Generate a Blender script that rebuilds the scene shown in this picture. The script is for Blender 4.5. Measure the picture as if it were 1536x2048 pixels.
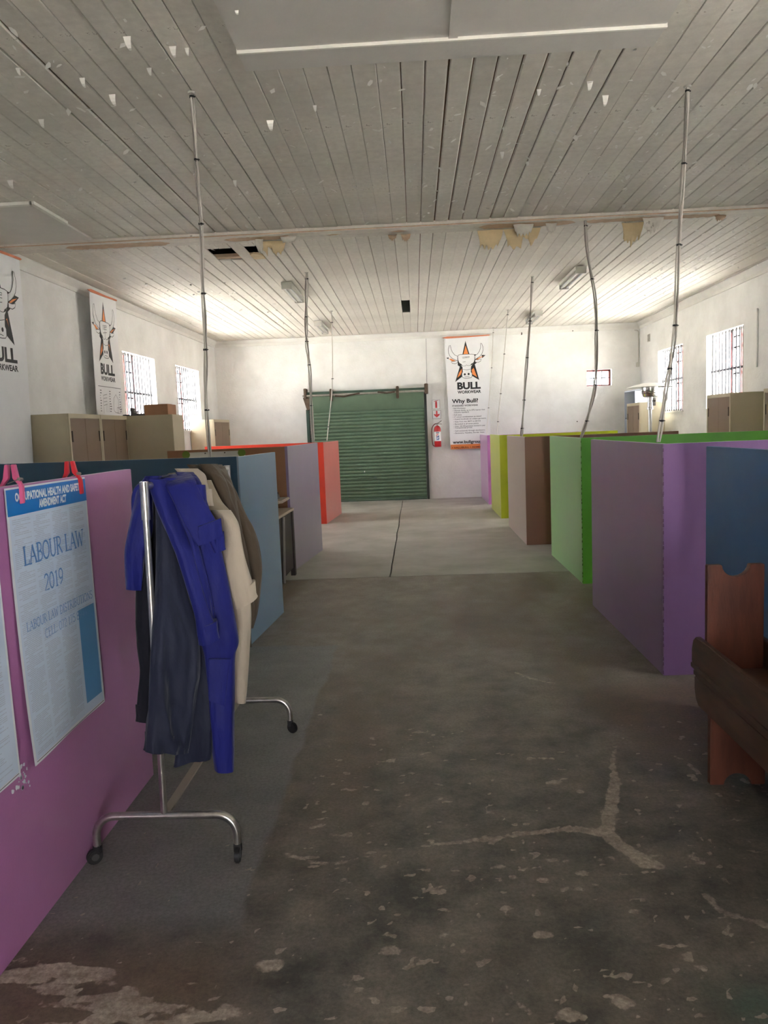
import bpy, bmesh, math, random
import numpy as np
from mathutils import Vector, Matrix, noise as mnoise

for o in list(bpy.data.objects): bpy.data.objects.remove(o, do_unlink=True)
SC = bpy.context.scene
COL = SC.collection
PI = math.pi

# ------------------------------------------------------------------ camera
F_PX, CAM_H, CX, CY = 1540.0, 1.6, 768.0, 1024.0
_Y = Vector((830.0 - CX, 857.0 - CY, F_PX)).normalized()      # room +Y (down the aisle) in camera axes
_X0 = Vector((math.cos(0.04), -math.sin(0.04), 0.0))
_X = (_X0 - _Y * _X0.dot(_Y)).normalized()
_Z = -_Y.cross(_X)
right = Vector((_X[0], _Y[0], _Z[0])); down = Vector((_X[1], _Y[1], _Z[1])); fwd = Vector((_X[2], _Y[2], _Z[2]))
cd = bpy.data.cameras.new('camera'); cam = bpy.data.objects.new('camera', cd); COL.objects.link(cam)
cd.sensor_fit = 'VERTICAL'; cd.sensor_height = 36.0; cd.lens = 36.0 * F_PX / 2048.0
cd.clip_start = 0.02; cd.clip_end = 300
M = Matrix.Identity(4)
for i in range(3):
    M[i][0] = right[i]; M[i][1] = -down[i]; M[i][2] = -fwd[i]
M[2][3] = CAM_H
cam.matrix_world = M
SC.camera = cam

# ------------------------------------------------------------------ light
SC.view_settings.view_transform = 'Standard'
SC.view_settings.look = 'None'
SC.view_settings.gamma = 1.0
SC.view_settings.use_curve_mapping = False
SC.view_settings.exposure = 3.55
w = bpy.data.worlds.new('hazy_sky'); SC.world = w; w.use_nodes = True
bg = w.node_tree.nodes['Background']
bg.inputs[0].default_value = (0.94, 0.96, 1.0, 1); bg.inputs[1].default_value = 2.2
sd = bpy.data.lights.new('sun', 'SUN'); sd.energy = 21.0; sd.angle = math.radians(3); sd.color = (1.0, 0.97, 0.93)
sun = bpy.data.objects.new('sun', sd); COL.objects.link(sun)
sun.rotation_euler = (math.radians(24), 0, 0)                 # high sun, travelling along the building's length
sun.location = (0, -6, 20)
def portal(name, loc, rot, sx, sy):
    d = bpy.data.lights.new(name, 'AREA'); d.shape = 'RECTANGLE'; d.size = sx; d.size_y = sy
    d.energy = 1.0; d.cycles.is_portal = True
    o = bpy.data.objects.new(name, d); COL.objects.link(o); o.location = loc; o.rotation_euler = rot
    return o

# room dimensions
XL, XR, YB, YF, ZC = -4.46, 5.02, 17.5, -3.6, 3.72
WT = 0.30
WIN_L = [(11.87, 13.36), (14.53, 16.09)]
WIN_R = [(12.10, 13.59), (14.76, 16.22)]
WZ0, WZ1 = 1.74, 2.97
BWIN = (3.85, 4.40, 2.38, 2.74)
ADDED_DOORWAY = (.2, 1.2, 0.0, 2.2)  # unseen doorway added behind the camera to let in daylight
ADDED_WIN = (1.5, 3.0)  # unseen window added for side light on the foreground
for a, b in WIN_L: portal('window_portal', (XL - WT - .02, (a + b) / 2, (WZ0 + WZ1) / 2), (0, -PI / 2, 0), WZ1 - WZ0, b - a)
for a, b in WIN_R: portal('window_portal', (XR + WT + .02, (a + b) / 2, (WZ0 + WZ1) / 2), (0, PI / 2, 0), WZ1 - WZ0, b - a)
portal('added_doorway_portal', ((ADDED_DOORWAY[0] + ADDED_DOORWAY[1]) / 2, YF - WT - .02, 1.1), (PI / 2, 0, 0), ADDED_DOORWAY[1] - ADDED_DOORWAY[0], 2.2)

portal('window_portal', (XR + WT + .02, sum(ADDED_WIN) / 2, (WZ0 + WZ1) / 2), (0, PI / 2, 0), WZ1 - WZ0, ADDED_WIN[1] - ADDED_WIN[0])

# ------------------------------------------------------------------ helpers
def at(px, py, Y):
    """point of the room at depth Y (metres down the aisle) along a photograph direction"""
    c = Vector(((px - CX) / F_PX, (py - CY) / F_PX, 1.0))
    r = Vector((c.dot(_X), c.dot(_Y), c.dot(_Z)))
    return r * (Y / r[1]) + Vector((0, 0, CAM_H))
def onfloor(px, py, z=0.0):
    c = Vector(((px - CX) / F_PX, (py - CY) / F_PX, 1.0))
    r = Vector((c.dot(_X), c.dot(_Y), c.dot(_Z)))
    return r * ((z - CAM_H) / r[2]) + Vector((0, 0, CAM_H))

def lin(c):
    return tuple(((v / 255) / 12.92 if v / 255 <= .04045 else ((v / 255 + .055) / 1.055) ** 2.4) for v in c)

MATS = {}
def mat(name, col, rough=.55, metal=0.0, var=0.0, vscale=6.0, bump=0.0, bscale=60.0, spec=0.5, coat=0.0, col2=None, stretch=None, sheen=0.0, trans=None):
    if name in MATS: return MATS[name]
    m = bpy.data.materials.new(name); m.use_nodes = True
    nt = m.node_tree; N = nt.nodes; L = nt.links
    b = N['Principled BSDF']
    b.inputs['Roughness'].default_value = rough; b.inputs['Metallic'].default_value = metal
    b.inputs['Specular IOR Level'].default_value = spec
    b.inputs['Coat Weight'].default_value = coat; b.inputs['Coat Roughness'].default_value = .3
    b.inputs['Sheen Weight'].default_value = sheen; b.inputs['Sheen Roughness'].default_value = .4
    b.inputs['Base Color'].default_value = (*col, 1)
    tc = N.new('ShaderNodeTexCoord'); mp = N.new('ShaderNodeMapping')
    L.new(tc.outputs['Object'], mp.inputs['Vector'])
    if stretch: mp.inputs['Scale'].default_value = stretch
    if var > 0 or col2:
        n = N.new('ShaderNodeTexNoise'); n.inputs['Scale'].default_value = vscale; n.inputs['Detail'].default_value = 5
        n.inputs['Roughness'].default_value = .62
        L.new(mp.outputs[0], n.inputs['Vector'])
        r = N.new('ShaderNodeValToRGB'); L.new(n.outputs['Fac'], r.inputs['Fac'])
        r.color_ramp.elements[0].position = .32; r.color_ramp.elements[1].position = .70
        c2 = col2 if col2 else tuple(min(1, v * (1 + var)) for v in col)
        r.color_ramp.elements[0].color = (*[v * (1 - var) for v in col], 1); r.color_ramp.elements[1].color = (*c2, 1)
        L.new(r.outputs['Color'], b.inputs['Base Color'])
    if bump > 0:
        n2 = N.new('ShaderNodeTexNoise'); n2.inputs['Scale'].default_value = bscale; n2.inputs['Detail'].default_value = 4
        L.new(mp.outputs[0], n2.inputs['Vector'])
        bp = N.new('ShaderNodeBump'); bp.inputs['Strength'].default_value = bump; bp.inputs['Distance'].default_value = .02
        L.new(n2.outputs['Fac'], bp.inputs['Height']); L.new(bp.outputs['Normal'], b.inputs['Normal'])
    MATS[name] = m
    return m

class MB:
    def __init__(s): s.v = []; s.f = []
    def add(s, vs, fs):
        k = len(s.v); s.v += [tuple(p) for p in vs]; s.f += [tuple(i + k for i in f) for f in fs]; return s
    def box(s, x0, x1, y0, y1, z0, z1):
        return s.add([(x0, y0, z0), (x1, y0, z0), (x1, y1, z0), (x0, y1, z0), (x0, y0, z1), (x1, y0, z1), (x1, y1, z1), (x0, y1, z1)],
                     [(0, 3, 2, 1), (4, 5, 6, 7), (0, 1, 5, 4), (1, 2, 6, 5), (2, 3, 7, 6), (3, 0, 4, 7)])
    def hexa(s, q0, q1):
        """prism between two quads"""
        return s.add(list(q0) + list(q1), [(3, 2, 1, 0), (4, 5, 6, 7), (0, 1, 5, 4), (1, 2, 6, 5), (2, 3, 7, 6), (3, 0, 4, 7)])
    def tube(s, pts, r, n=8, caps=True):
        pts = [Vector(p) for p in pts]; rs = r if isinstance(r, (list, tuple)) else [r] * len(pts)
        rings = []; prev = None
        for i, p in enumerate(pts):
            t = (pts[min(i + 1, len(pts) - 1)] - pts[max(i - 1, 0)]).normalized()
            if prev is None:
                a = Vector((0, 0, 1)) if abs(t.z) < .9 else Vector((1, 0, 0))
                u = t.cross(a).normalized()
            else:
                u = (prev - t * prev.dot(t)).normalized()
            prev = u; v = t.cross(u)
            rings.append([p + (u * math.cos(2 * PI * k / n) + v * math.sin(2 * PI * k / n)) * rs[i] for k in range(n)])
        vs = [q for R in rings for q in R]; fs = []
        for i in range(len(rings) - 1):
            for k in range(n):
                fs.append((i * n + k, i * n + (k + 1) % n, (i + 1) * n + (k + 1) % n, (i + 1) * n + k))
        if caps:
            fs.append(tuple(range(n - 1, -1, -1))); fs.append(tuple((len(rings) - 1) * n + k for k in range(n)))
        return s.add(vs, fs)
    def lathe(s, prof, c=(0, 0, 0), n=24):
        vs = []; fs = []
        for (r, z) in prof:
            for k in range(n):
                a = 2 * PI * k / n; vs.append((c[0] + r * math.cos(a), c[1] + r * math.sin(a), c[2] + z))
        for i in range(len(prof) - 1):
            for k in range(n):
                fs.append((i * n + k, i * n + (k + 1) % n, (i + 1) * n + (k + 1) % n, (i + 1) * n + k))
        return s.add(vs, fs)
    def disc(s, c, axis, r, h, n=20):
        c = Vector(c); a = Vector(axis).normalized()
        return s.tube([c - a * h / 2, c + a * h / 2], r, n)
    def prism(s, pts, fn, d0, d1):
        """2-D outline -> solid; fn(u,v,d) gives the 3-D point"""
        n = len(pts); vs = [fn(u, v, d0) for u, v in pts] + [fn(u, v, d1) for u, v in pts]
        fs = [tuple(range(n - 1, -1, -1)), tuple(range(n, 2 * n))] + [(i, (i + 1) % n, n + (i + 1) % n, n + i) for i in range(n)]
        return s.add(vs, fs)
    def build(s, name, m, parent=None, origin=None, bevel=0, smooth=None, world=True):
        o3 = Vector(origin) if origin is not None else Vector((0, 0, 0))
        me = bpy.data.meshes.new(name)
        if parent is not None and world:
            off = wloc(parent)
        else: off = Vector((0, 0, 0))
        sub = off if parent is not None else o3
        me.from_pydata([tuple(Vector(p) - sub) for p in s.v], [], s.f)
        bm = bmesh.new(); bm.from_mesh(me)
        bmesh.ops.recalc_face_normals(bm, faces=bm.faces)
        if bevel:
            es = [e for e in bm.edges if len(e.link_faces) == 2 and e.calc_face_angle(0) > .5]
            bmesh.ops.bevel(bm, geom=es, offset=bevel, segments=2, affect='EDGES', clamp_overlap=True)
        bm.to_mesh(me); bm.free()
        if smooth is not None:
            me.polygons.foreach_set('use_smooth', [True] * len(me.polygons)); me.set_sharp_from_angle(angle=smooth)
        if m: me.materials.append(m)
        o = bpy.data.objects.new(name, me); COL.objects.link(o)
        if parent is not None: o.parent = parent
        else: o.location = o3
        return o
def wloc(o):
    v = Vector((0, 0, 0))
    while o is not None: v = v + o.location; o = o.parent
    return v
def tag(o, label=None, cat=None, group=None, kind=None):
    if label: o['label'] = label
    if cat: o['category'] = cat
    if group: o['group'] = group
    if kind: o['kind'] = kind
    return o
def thing(name, loc, label, cat, group=None, kind=None):
    o = bpy.data.objects.new(name, None); COL.objects.link(o); o.location = loc; o.empty_display_size = .1
    return tag(o, label, cat, group, kind)
def dup(root, loc, rz=0, label=None):
    def cp(o, par):
        c = o.copy(); COL.objects.link(c); c.parent = par
        for ch in o.children: cp(ch, c)
        return c
    r = cp(root, None); r.location = loc; r.rotation_euler = (0, 0, rz)
    if label: r['label'] = label
    return r

def catmull(P, n):
    """P: list of equal-length tuples -> n samples"""
    P = [np.array(p, float) for p in P]; out = []
    for i in range(n):
        t = i / (n - 1) * (len(P) - 1); k = min(int(t), len(P) - 2); f = t - k
        p0 = P[max(k - 1, 0)]; p1 = P[k]; p2 = P[k + 1]; p3 = P[min(k + 2, len(P) - 1)]
        out.append(.5 * (2 * p1 + (p2 - p0) * f + (2 * p0 - 5 * p1 + 4 * p2 - p3) * f * f + (3 * p1 - p0 - 3 * p2 + p3) * f ** 3))
    return out

def text2d(s, size=1.0, bold=0.0, align='LEFT', xs=1.0, shear=0.0, spacing=1.0):
    """built-in font -> flat verts, faces"""
    c = bpy.data.curves.new('t', 'FONT'); c.body = s; c.size = size; c.align_x = align; c.offset = bold * size
    c.shear = shear; c.space_character = spacing; c.resolution_u = 3; c.fill_mode = 'FRONT'
    o = bpy.data.objects.new('t', c); COL.objects.link(o)
    dg = bpy.context.evaluated_depsgraph_get()
    me = bpy.data.meshes.new_from_object(o.evaluated_get(dg))
    vs = [(v.co.x * xs, v.co.y) for v in me.vertices]; fs = [tuple(p.vertices) for p in me.polygons]
    bpy.data.objects.remove(o); bpy.data.curves.remove(c); bpy.data.meshes.remove(me)
    return vs, fs
def stroke(mb, pts, wd, fn, d, closed=False):
    """flat ribbon of width wd along a 2-D polyline"""
    P = [Vector(p) for p in pts]; n = len(P); A = []; B = []
    for i in range(n):
        if closed: a, b = P[(i - 1) % n], P[(i + 1) % n]
        else: a, b = P[max(i - 1, 0)], P[min(i + 1, n - 1)]
        t = (b - a); t = t.normalized() if t.length else Vector((1, 0)); nn = Vector((-t.y, t.x)) * wd / 2
        A.append(P[i] + nn); B.append(P[i] - nn)
    vs = [fn(p.x, p.y, d) for p in A] + [fn(p.x, p.y, d) for p in B]
    rng = range(n if closed else n - 1)
    mb.add(vs, [(i, (i + 1) % n, n + (i + 1) % n, n + i) for i in rng])
# ------------------------------------------------------------------ materials of the shell
def plaster_mat():
    m = mat('white_plaster', lin((226, 224, 220)), rough=.75, var=.05, vscale=1.6, bump=.25, bscale=28, col2=lin((238, 237, 234)))
    return m
PLASTER = plaster_mat()
def ceiling_paint():
    m = bpy.data.materials.new('peeling_white_paint'); m.use_nodes = True
    nt = m.node_tree; N = nt.nodes; L = nt.links; b = N['Principled BSDF']; b.inputs['Roughness'].default_value = .6
    tc = N.new('ShaderNodeTexCoord')
    n1 = N.new('ShaderNodeTexNoise'); n1.inputs['Scale'].default_value = 1.1; n1.inputs['Detail'].default_value = 6
    n2 = N.new('ShaderNodeTexNoise'); n2.inputs['Scale'].default_value = 16; n2.inputs['Detail'].default_value = 6; n2.inputs['Roughness'].default_value = .7
    for n in (n1, n2): L.new(tc.outputs['Object'], n.inputs['Vector'])
    mul = N.new('ShaderNodeMath'); mul.operation = 'MULTIPLY'; L.new(n1.outputs['Fac'], mul.inputs[0]); L.new(n2.outputs['Fac'], mul.inputs[1])
    r = N.new('ShaderNodeValToRGB'); L.new(mul.outputs[0], r.inputs['Fac'])
    e = r.color_ramp.elements; e[0].position = .12; e[0].color = (*lin((216, 209, 198)), 1); e[1].position = .36; e[1].color = (*lin((238, 232, 221)), 1)
    k = e.new(.385); k.color = (*lin((186, 176, 163)), 1)
    oi = N.new('ShaderNodeObjectInfo'); mr = N.new('ShaderNodeMapRange'); mr.inputs[3].default_value = .90; mr.inputs[4].default_value = 1.0
    L.new(oi.outputs['Random'], mr.inputs[0])
    mx = N.new('ShaderNodeMix'); mx.data_type = 'RGBA'; mx.blend_type = 'MULTIPLY'; mx.inputs[0].default_value = 1
    L.new(r.outputs['Color'], mx.inputs[6]); L.new(mr.outputs[0], mx.inputs[7]); L.new(mx.outputs[2], b.inputs['Base Color'])
    bp = N.new('ShaderNodeBump'); bp.inputs['Strength'].default_value = .35; bp.inputs['Distance'].default_value = .01
    L.new(r.outputs['Color'], bp.inputs['Height']); L.new(bp.outputs['Normal'], b.inputs['Normal'])
    MATS['ceil'] = m; return m
CEILP = ceiling_paint()
WOOD_DARK = mat('old_roof_timber', lin((120, 90, 66)), rough=.8, var=.25, vscale=9)
TAN = mat('bare_tan_timber', lin((206, 176, 148)), rough=.8, var=.15, vscale=7)
CREAM_PAPER = mat('cream_peeled_skin', lin((222, 200, 158)), rough=.7, var=.08, vscale=9)
STEEL_W = mat('white_window_steel', lin((225, 222, 220)), rough=.5)
STEEL_R = mat('maroon_window_steel', lin((140, 70, 66)), rough=.5)
BAR_G = mat('grey_bar_steel', lin((92, 90, 92)), rough=.5)

# ------------------------------------------------------------------ floor
def vnoise(x, y, scale, seed, octs=4, rough=.55):
    rng = np.random.RandomState(seed); out = np.zeros_like(x); amp = 1; tot = 0
    for o in range(octs):
        T = rng.rand(256, 256); X = x * scale + rng.rand() * 50 + 100; Y = y * scale + rng.rand() * 50 + 100
        xi = np.floor(X).astype(int); yi = np.floor(Y).astype(int); fx = X - xi; fy = Y - yi
        fx = fx * fx * (3 - 2 * fx); fy = fy * fy * (3 - 2 * fy)
        g = lambda a, b: T[a % 256, b % 256]
        out += amp * ((g(xi, yi) * (1 - fx) + g(xi + 1, yi) * fx) * (1 - fy) + (g(xi, yi + 1) * (1 - fx) + g(xi + 1, yi + 1) * fx) * fy)
        tot += amp; amp *= rough; scale *= 2.03
    return out / tot
def segdist(x, y, pts, widths):
    """signed: distance to a polyline minus its half-width"""
    best = np.full_like(x, 9.0)
    for i in range(len(pts) - 1):
        ax, ay = pts[i][0], pts[i][1]; bx, by = pts[i + 1][0], pts[i + 1][1]
        dx, dy = bx - ax, by - ay; t = np.clip(((x - ax) * dx + (y - ay) * dy) / (dx * dx + dy * dy + 1e-9), 0, 1)
        d = np.hypot(x - ax - t * dx, y - ay - t * dy) - (widths[i] * (1 - t) + widths[i + 1] * t)
        best = np.minimum(best, d)
    return best
FP = lambda *pts: [tuple(onfloor(*p)[:2]) for p in pts]
CRACKS = [
    (FP((540, 1700), (585, 1712), (625, 1724), (670, 1728), (720, 1716), (800, 1697), (890, 1688)), [.002, .008, .014, .012, .006, .003, .004]),
    (FP((890, 1688), (960, 1680), (1040, 1670)), [.010, .017, .019]),
    (FP((1040, 1670), (1100, 1660), (1160, 1658), (1215, 1668)), [.016, .022, .022, .028]),
    (FP((1234, 1492), (1224, 1520), (1230, 1570), (1222, 1620), (1212, 1665)), [.006, .014, .026, .034, .030]),
    (FP((1215, 1668), (1255, 1700), (1290, 1725), (1318, 1732)), [.030, .034, .042, .022]),
    (FP((1300, 1712), (1370, 1708), (1430, 1740), (1480, 1790), (1536, 1800)), [.006, .005, .006, .007, .006]),
    (FP((1410, 1790), (1440, 1820), (1490, 1838), (1536, 1850)), [.010, .016, .016, .020]),
    (FP((1000, 1335), (1030, 1345), (1060, 1356), (1100, 1366), (1138, 1366)), [.004, .012, .022, .016, .008]),
    (FP((1195, 1460), (1235, 1472), (1262, 1482)), [.003, .004, .002]),
    (FP((1310, 1500), (1370, 1520), (1400, 1548)), [.003, .006, .008]),
    (FP((640, 1668), (690, 1672), (740, 1668)), [.004, .012, .004]),
    (FP((1000, 1960), (1030, 2000), (1060, 2028)), [.003, .004, .003]),
]
CHIPS = [(1000, 1733, .020), (1024, 1752, .020), (1164, 1746, .026), (1085, 1760, .016), (1155, 1778, .022), (1190, 1770, .014), (1270, 1824, .016), (1130, 1722, .014),
         (1105, 1720, .026), (780, 1900, .035), (890, 1870, .022), (880, 1840, .012), (1140, 2030, .04), (1245, 2005, .035), (540, 1930, .045), (460, 2025, .045),
         (690, 1968, .012), (1400, 1935, .014), (1395, 1955, .010), (520, 1800, .016), (460, 1825, .018), (1200, 1720, .012), (1510, 1885, .016), (1085, 1870, .03), (1220, 1715, .012),
         (640, 1430, .02), (1110, 1565, .035), (880, 1598, .02), (815, 1590, .014), (690, 1760, .012), (570, 1650, .02), (980, 1625, .014)]
def floor_mesh(name, xs, ys, z0, far):
    xs = np.array(xs); ys = np.array(ys); nx, ny = len(xs), len(ys)
    X, Y = np.meshgrid(xs, ys); x = X.ravel(); y = Y.ravel()
    # bare (scraped / filled) field: >0 = bare concrete showing
    jig = (vnoise(x, y, 22, 3) - .5) * .035
    bare = np.full_like(x, -9.0); deep = np.zeros_like(x)
    if not far:
        d = np.full_like(x, 9.0)
        for pts, wd in CRACKS: d = np.minimum(d, segdist(x, y, pts, wd))
        for (px, py, r) in CHIPS:
            p = onfloor(px, py); r *= .8; d = np.minimum(d, np.hypot((x - p[0]) * .75, (y - p[1]) * 1.15) - r)
        bare = -(d + jig) / .03
        # worn lower-left area: screed ridges
        zone = np.clip((2.32 - y) / .18, 0, 1) * np.clip((-.42 - x) / .25, 0, 1)
        n = vnoise(x * .55, y * 2.2, 7, 11, 5, .6)
        bare = np.maximum(bare, (n - .53) * 9 * zone - (1 - zone) * 4)
        # scattered small chips
        n = vnoise(x * .8, y * 1.3, 24, 29, 3, .5); nz = np.clip((6.2 - y) / 2.5, 0, 1) * np.clip((x + .62) / .1, 0, 1)
        bare = np.maximum(bare, (n - .745) * 12 - (1 - nz) * 5)
        n = vnoise(x, y, 44, 41, 2, .5)
        bare = np.maximum(bare, (n - .80) * 10 - (1 - np.clip((4.4 - y) / 1.5, 0, 1)) * 5)
    z = np.full_like(x, z0)
    if not far:
        z = z + .004 * np.clip(bare, 0, .6) * (vnoise(x, y, 30, 8) - .2) + (vnoise(x, y, 3, 5) - .5) * .004
    co = np.stack([x, y, z], 1)
    me = bpy.data.meshes.new(name)
    i = np.arange(nx * ny).reshape(ny, nx)
    q = np.stack([i[:-1, :-1], i[:-1, 1:], i[1:, 1:], i[1:, :-1]], -1).reshape(-1, 4)
    me.vertices.add(len(co)); me.vertices.foreach_set('co', co.ravel())
    me.loops.add(q.size); me.loops.foreach_set('vertex_index', q.ravel())
    me.polygons.add(len(q)); me.polygons.foreach_set('loop_start', np.arange(0, q.size, 4)); me.polygons.foreach_set('loop_total', np.full(len(q), 4))
    me.update(calc_edges=True)
    # zones: R bare field, G smooth grey float strip, B brown wear, A green paint remains
    strip = np.clip((-.63 + (vnoise(x, y, 4, 2) - .5) * .05 - x) / .02, 0, 1) * np.clip((5.69 + (vnoise(x, y, 5, 6) - .5) * .12 - y) / .05, 0, 1) * np.clip((y - 2.3) / .12, 0, 1)
    brown = np.clip((vnoise(x * 1.4, y * .6, 1.1, 17, 5) - .42) * 4, 0, 1) * np.clip((y - 2.2) / 2.2, .15, 1)
    right_tan = np.clip((x - .75 - (4.6 - y) * .25 + (vnoise(x, y, 3, 9) - .5) * .5) / .25, 0, 1) * np.clip((y - 3.3) / .5, 0, 1) * np.clip((4.75 - y) / .3, 0, 1)
    brown = np.clip(np.maximum(brown, right_tan * 1.0), 0, 1)
    brown = np.maximum(brown, np.clip((2.3 - y) / .15, 0, 1) * np.clip((-.45 - x) / .25, 0, 1))
    green = np.clip((vnoise(x, y, 3.2, 23, 4) - .50) * 5, 0, 1) * np.clip((2.3 - y) / .5, 0, 1) * np.clip((x + .1) / .4, 0, 1)
    a = np.zeros((len(x), 4), np.float32)
    a[:, 0] = bare * .1 + .5; a[:, 1] = strip; a[:, 2] = brown; a[:, 3] = green
    at_ = me.color_attributes.new('zones', 'FLOAT_COLOR', 'POINT'); at_.data.foreach_set('color', a.ravel())
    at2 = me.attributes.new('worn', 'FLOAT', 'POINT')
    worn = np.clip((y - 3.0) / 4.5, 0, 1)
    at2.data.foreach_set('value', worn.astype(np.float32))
    me.polygons.foreach_set('use_smooth', [True] * len(me.polygons))
    return me
def floor_mat():
    m = bpy.data.materials.new('old_painted_screed'); m.use_nodes = True
    nt = m.node_tree; N = nt.nodes; L = nt.links; b = N['Principled BSDF']
    tc = N.new('ShaderNodeTexCoord')
    at_ = N.new('ShaderNodeAttribute'); at_.attribute_name = 'zones'
    wn = N.new('ShaderNodeAttribute'); wn.attribute_name = 'worn'
    sep = N.new('ShaderNodeSeparateColor'); L.new(at_.outputs['Color'], sep.inputs[0])
    def noise(s, d=6, r=.62):
        n = N.new('ShaderNodeTexNoise'); n.inputs['Scale'].default_value = s; n.inputs['Detail'].default_value = d; n.inputs['Roughness'].default_value = r
        L.new(tc.outputs['Object'], n.inputs['Vector']); return n.outputs['Fac']
    def ramp(fac, a, b_, c0, c1):
        r = N.new('ShaderNodeValToRGB'); L.new(fac, r.inputs['Fac']); e = r.color_ramp.elements
        e[0].position = a; e[1].position = b_; e[0].color = (*c0, 1); e[1].color = (*c1, 1); return r.outputs['Color']
    def ramp_f(fac, a, b_):
        x = N.new('ShaderNodeMapRange'); x.clamp = True; L.new(fac, x.inputs[0]); x.inputs[1].default_value = a; x.inputs[2].default_value = b_; x.inputs[3].default_value = .45; x.inputs[4].default_value = 1.0
        return x.outputs[0]
    def mix(f, a, c):
        x = N.new('ShaderNodeMix'); x.data_type = 'RGBA'; L.new(f, x.inputs[0]); L.new(a, x.inputs[6]); L.new(c, x.inputs[7]); return x.outputs[2]
    def math_(op, a, c=None, v=None, cl=False):
        x = N.new('ShaderNodeMath'); x.operation = op; x.use_clamp = cl; L.new(a, x.inputs[0])
        if c is not None: L.new(c, x.inputs[1])
        if v is not None: x.inputs[1].default_value = v
        return x.outputs[0]
    n_lo = noise(2.2); n_hi = noise(38, 8, .7); n_mid = noise(9)
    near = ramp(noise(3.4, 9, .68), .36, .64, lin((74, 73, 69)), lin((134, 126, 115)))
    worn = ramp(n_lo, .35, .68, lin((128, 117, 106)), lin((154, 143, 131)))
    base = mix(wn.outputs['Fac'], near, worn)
    brown = ramp(n_mid, .3, .7, lin((96, 82, 68)), lin((122, 107, 92)))
    bf = math_('MULTIPLY', sep.outputs[2], math_('MULTIPLY_ADD', n_mid, v=1.3, cl=True), cl=True)
    base = mix(bf, base, brown)
    grey = ramp(n_lo, .35, .7, lin((116, 116, 115)), lin((136, 134, 131)))
    base = mix(sep.outputs[1], base, grey)
    green = ramp(n_mid, .3, .7, lin((52, 76, 66)), lin((84, 100, 88)))
    gf = math_('MULTIPLY', at_.outputs['Alpha'], n_mid, cl=True)
    base = mix(math_('MULTIPLY', gf, v=2.4, cl=True), base, green)
    # bare patches: smooth field sharpened here with fine noise
    fld = math_('ADD', sep.outputs[0], math_('MULTIPLY', math_('SUBTRACT', n_hi, v=.5), v=.11))
    bareF = math_('MULTIPLY', math_('MULTIPLY', math_('SUBTRACT', fld, v=.502), v=40, cl=True), ramp_f(noise(15, 5, .7), .36, .60))
    bare = ramp(n_hi, .3, .72, lin((146, 134, 121)), lin((204, 190, 174)))
    base = mix(bareF, base, bare)
    sp = ramp(noise(70, 8, .75), .30, .68, (.62, .62, .62), (1.2, 1.2, 1.2))
    mm = N.new('ShaderNodeMix'); mm.data_type = 'RGBA'; mm.blend_type = 'MULTIPLY'; mm.inputs[0].default_value = 1
    L.new(base, mm.inputs[6]); L.new(sp, mm.inputs[7])
    L.new(mm.outputs[2], b.inputs['Base Color'])
    rr = math_('MULTIPLY_ADD', n_mid, v=.35); rr.node.inputs[2].default_value = .34
    L.new(math_('ADD', rr, math_('MULTIPLY', bareF, v=.35), cl=True), b.inputs['Roughness'])
    bp = N.new('ShaderNodeBump'); bp.inputs['Strength'].default_value = .35; bp.inputs['Distance'].default_value = .006
    L.new(math_('ADD', math_('MULTIPLY', n_hi, v=.6), math_('MULTIPLY', bareF, v=.7)), bp.inputs['Height']); L.new(bp.outputs['Normal'], b.inputs['Normal'])
    return m
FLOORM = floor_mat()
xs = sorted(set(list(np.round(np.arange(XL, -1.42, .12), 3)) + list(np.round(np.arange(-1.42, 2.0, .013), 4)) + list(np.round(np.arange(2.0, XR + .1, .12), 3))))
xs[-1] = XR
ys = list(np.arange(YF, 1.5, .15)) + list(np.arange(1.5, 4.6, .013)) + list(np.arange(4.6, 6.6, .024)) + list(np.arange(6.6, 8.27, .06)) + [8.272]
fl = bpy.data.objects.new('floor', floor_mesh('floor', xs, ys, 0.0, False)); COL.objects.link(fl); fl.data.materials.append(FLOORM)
tag(fl, 'worn grey painted concrete floor with cracks and scraped patches', kind='structure')
SLAB = mat('pale_concrete_slab', lin((160, 154, 146)), rough=.55, var=.10, vscale=1.4, bump=.12, bscale=40, col2=lin((182, 178, 172)))
for (a, b) in ((XL, -.340), (-.325, XR)):
    mb = MB(); k = 0
    # slab edge slightly wavering
    n = 40; ysl = np.linspace(8.302, YB, n)
    for i in range(n - 1):
        w0 = (vnoise(np.array([0.]), np.array([ysl[i]]), 1.3, 7)[0] - .5) * .03; w1 = (vnoise(np.array([0.]), np.array([ysl[i + 1]]), 1.3, 7)[0] - .5) * .03
        x00, x01 = (a, b + w0) if a == XL else (a + w0, b); x10, x11 = (a, b + w1) if a == XL else (a + w1, b)
        k = len(mb.v)
        mb.add([(x00, ysl[i], 0), (x01, ysl[i], 0), (x11, ysl[i + 1], 0), (x10, ysl[i + 1], 0)], [(0, 1, 2, 3)])
        if a == XL: mb.add([(x01, ysl[i], 0), (x01, ysl[i], -.03), (x11, ysl[i + 1], -.03), (x11, ysl[i + 1], 0)], [(0, 1, 2, 3)])
        else: mb.add([(x00, ysl[i], 0), (x00, ysl[i], -.03), (x10, ysl[i + 1], -.03), (x10, ysl[i + 1], 0)], [(0, 1, 2, 3)])
    mb.add([(a, 8.302, 0), (b, 8.302, 0), (b, 8.302, -.03), (a, 8.302, -.03)], [(0, 1, 2, 3)])
    mb.build('concrete_slab', SLAB, fl)
MB().box(XL, XR, 8.2, YB, -.2, -.03).build('sub_base', mat('dark_joint_soil', lin((52, 46, 40)), rough=.9), fl)

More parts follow.
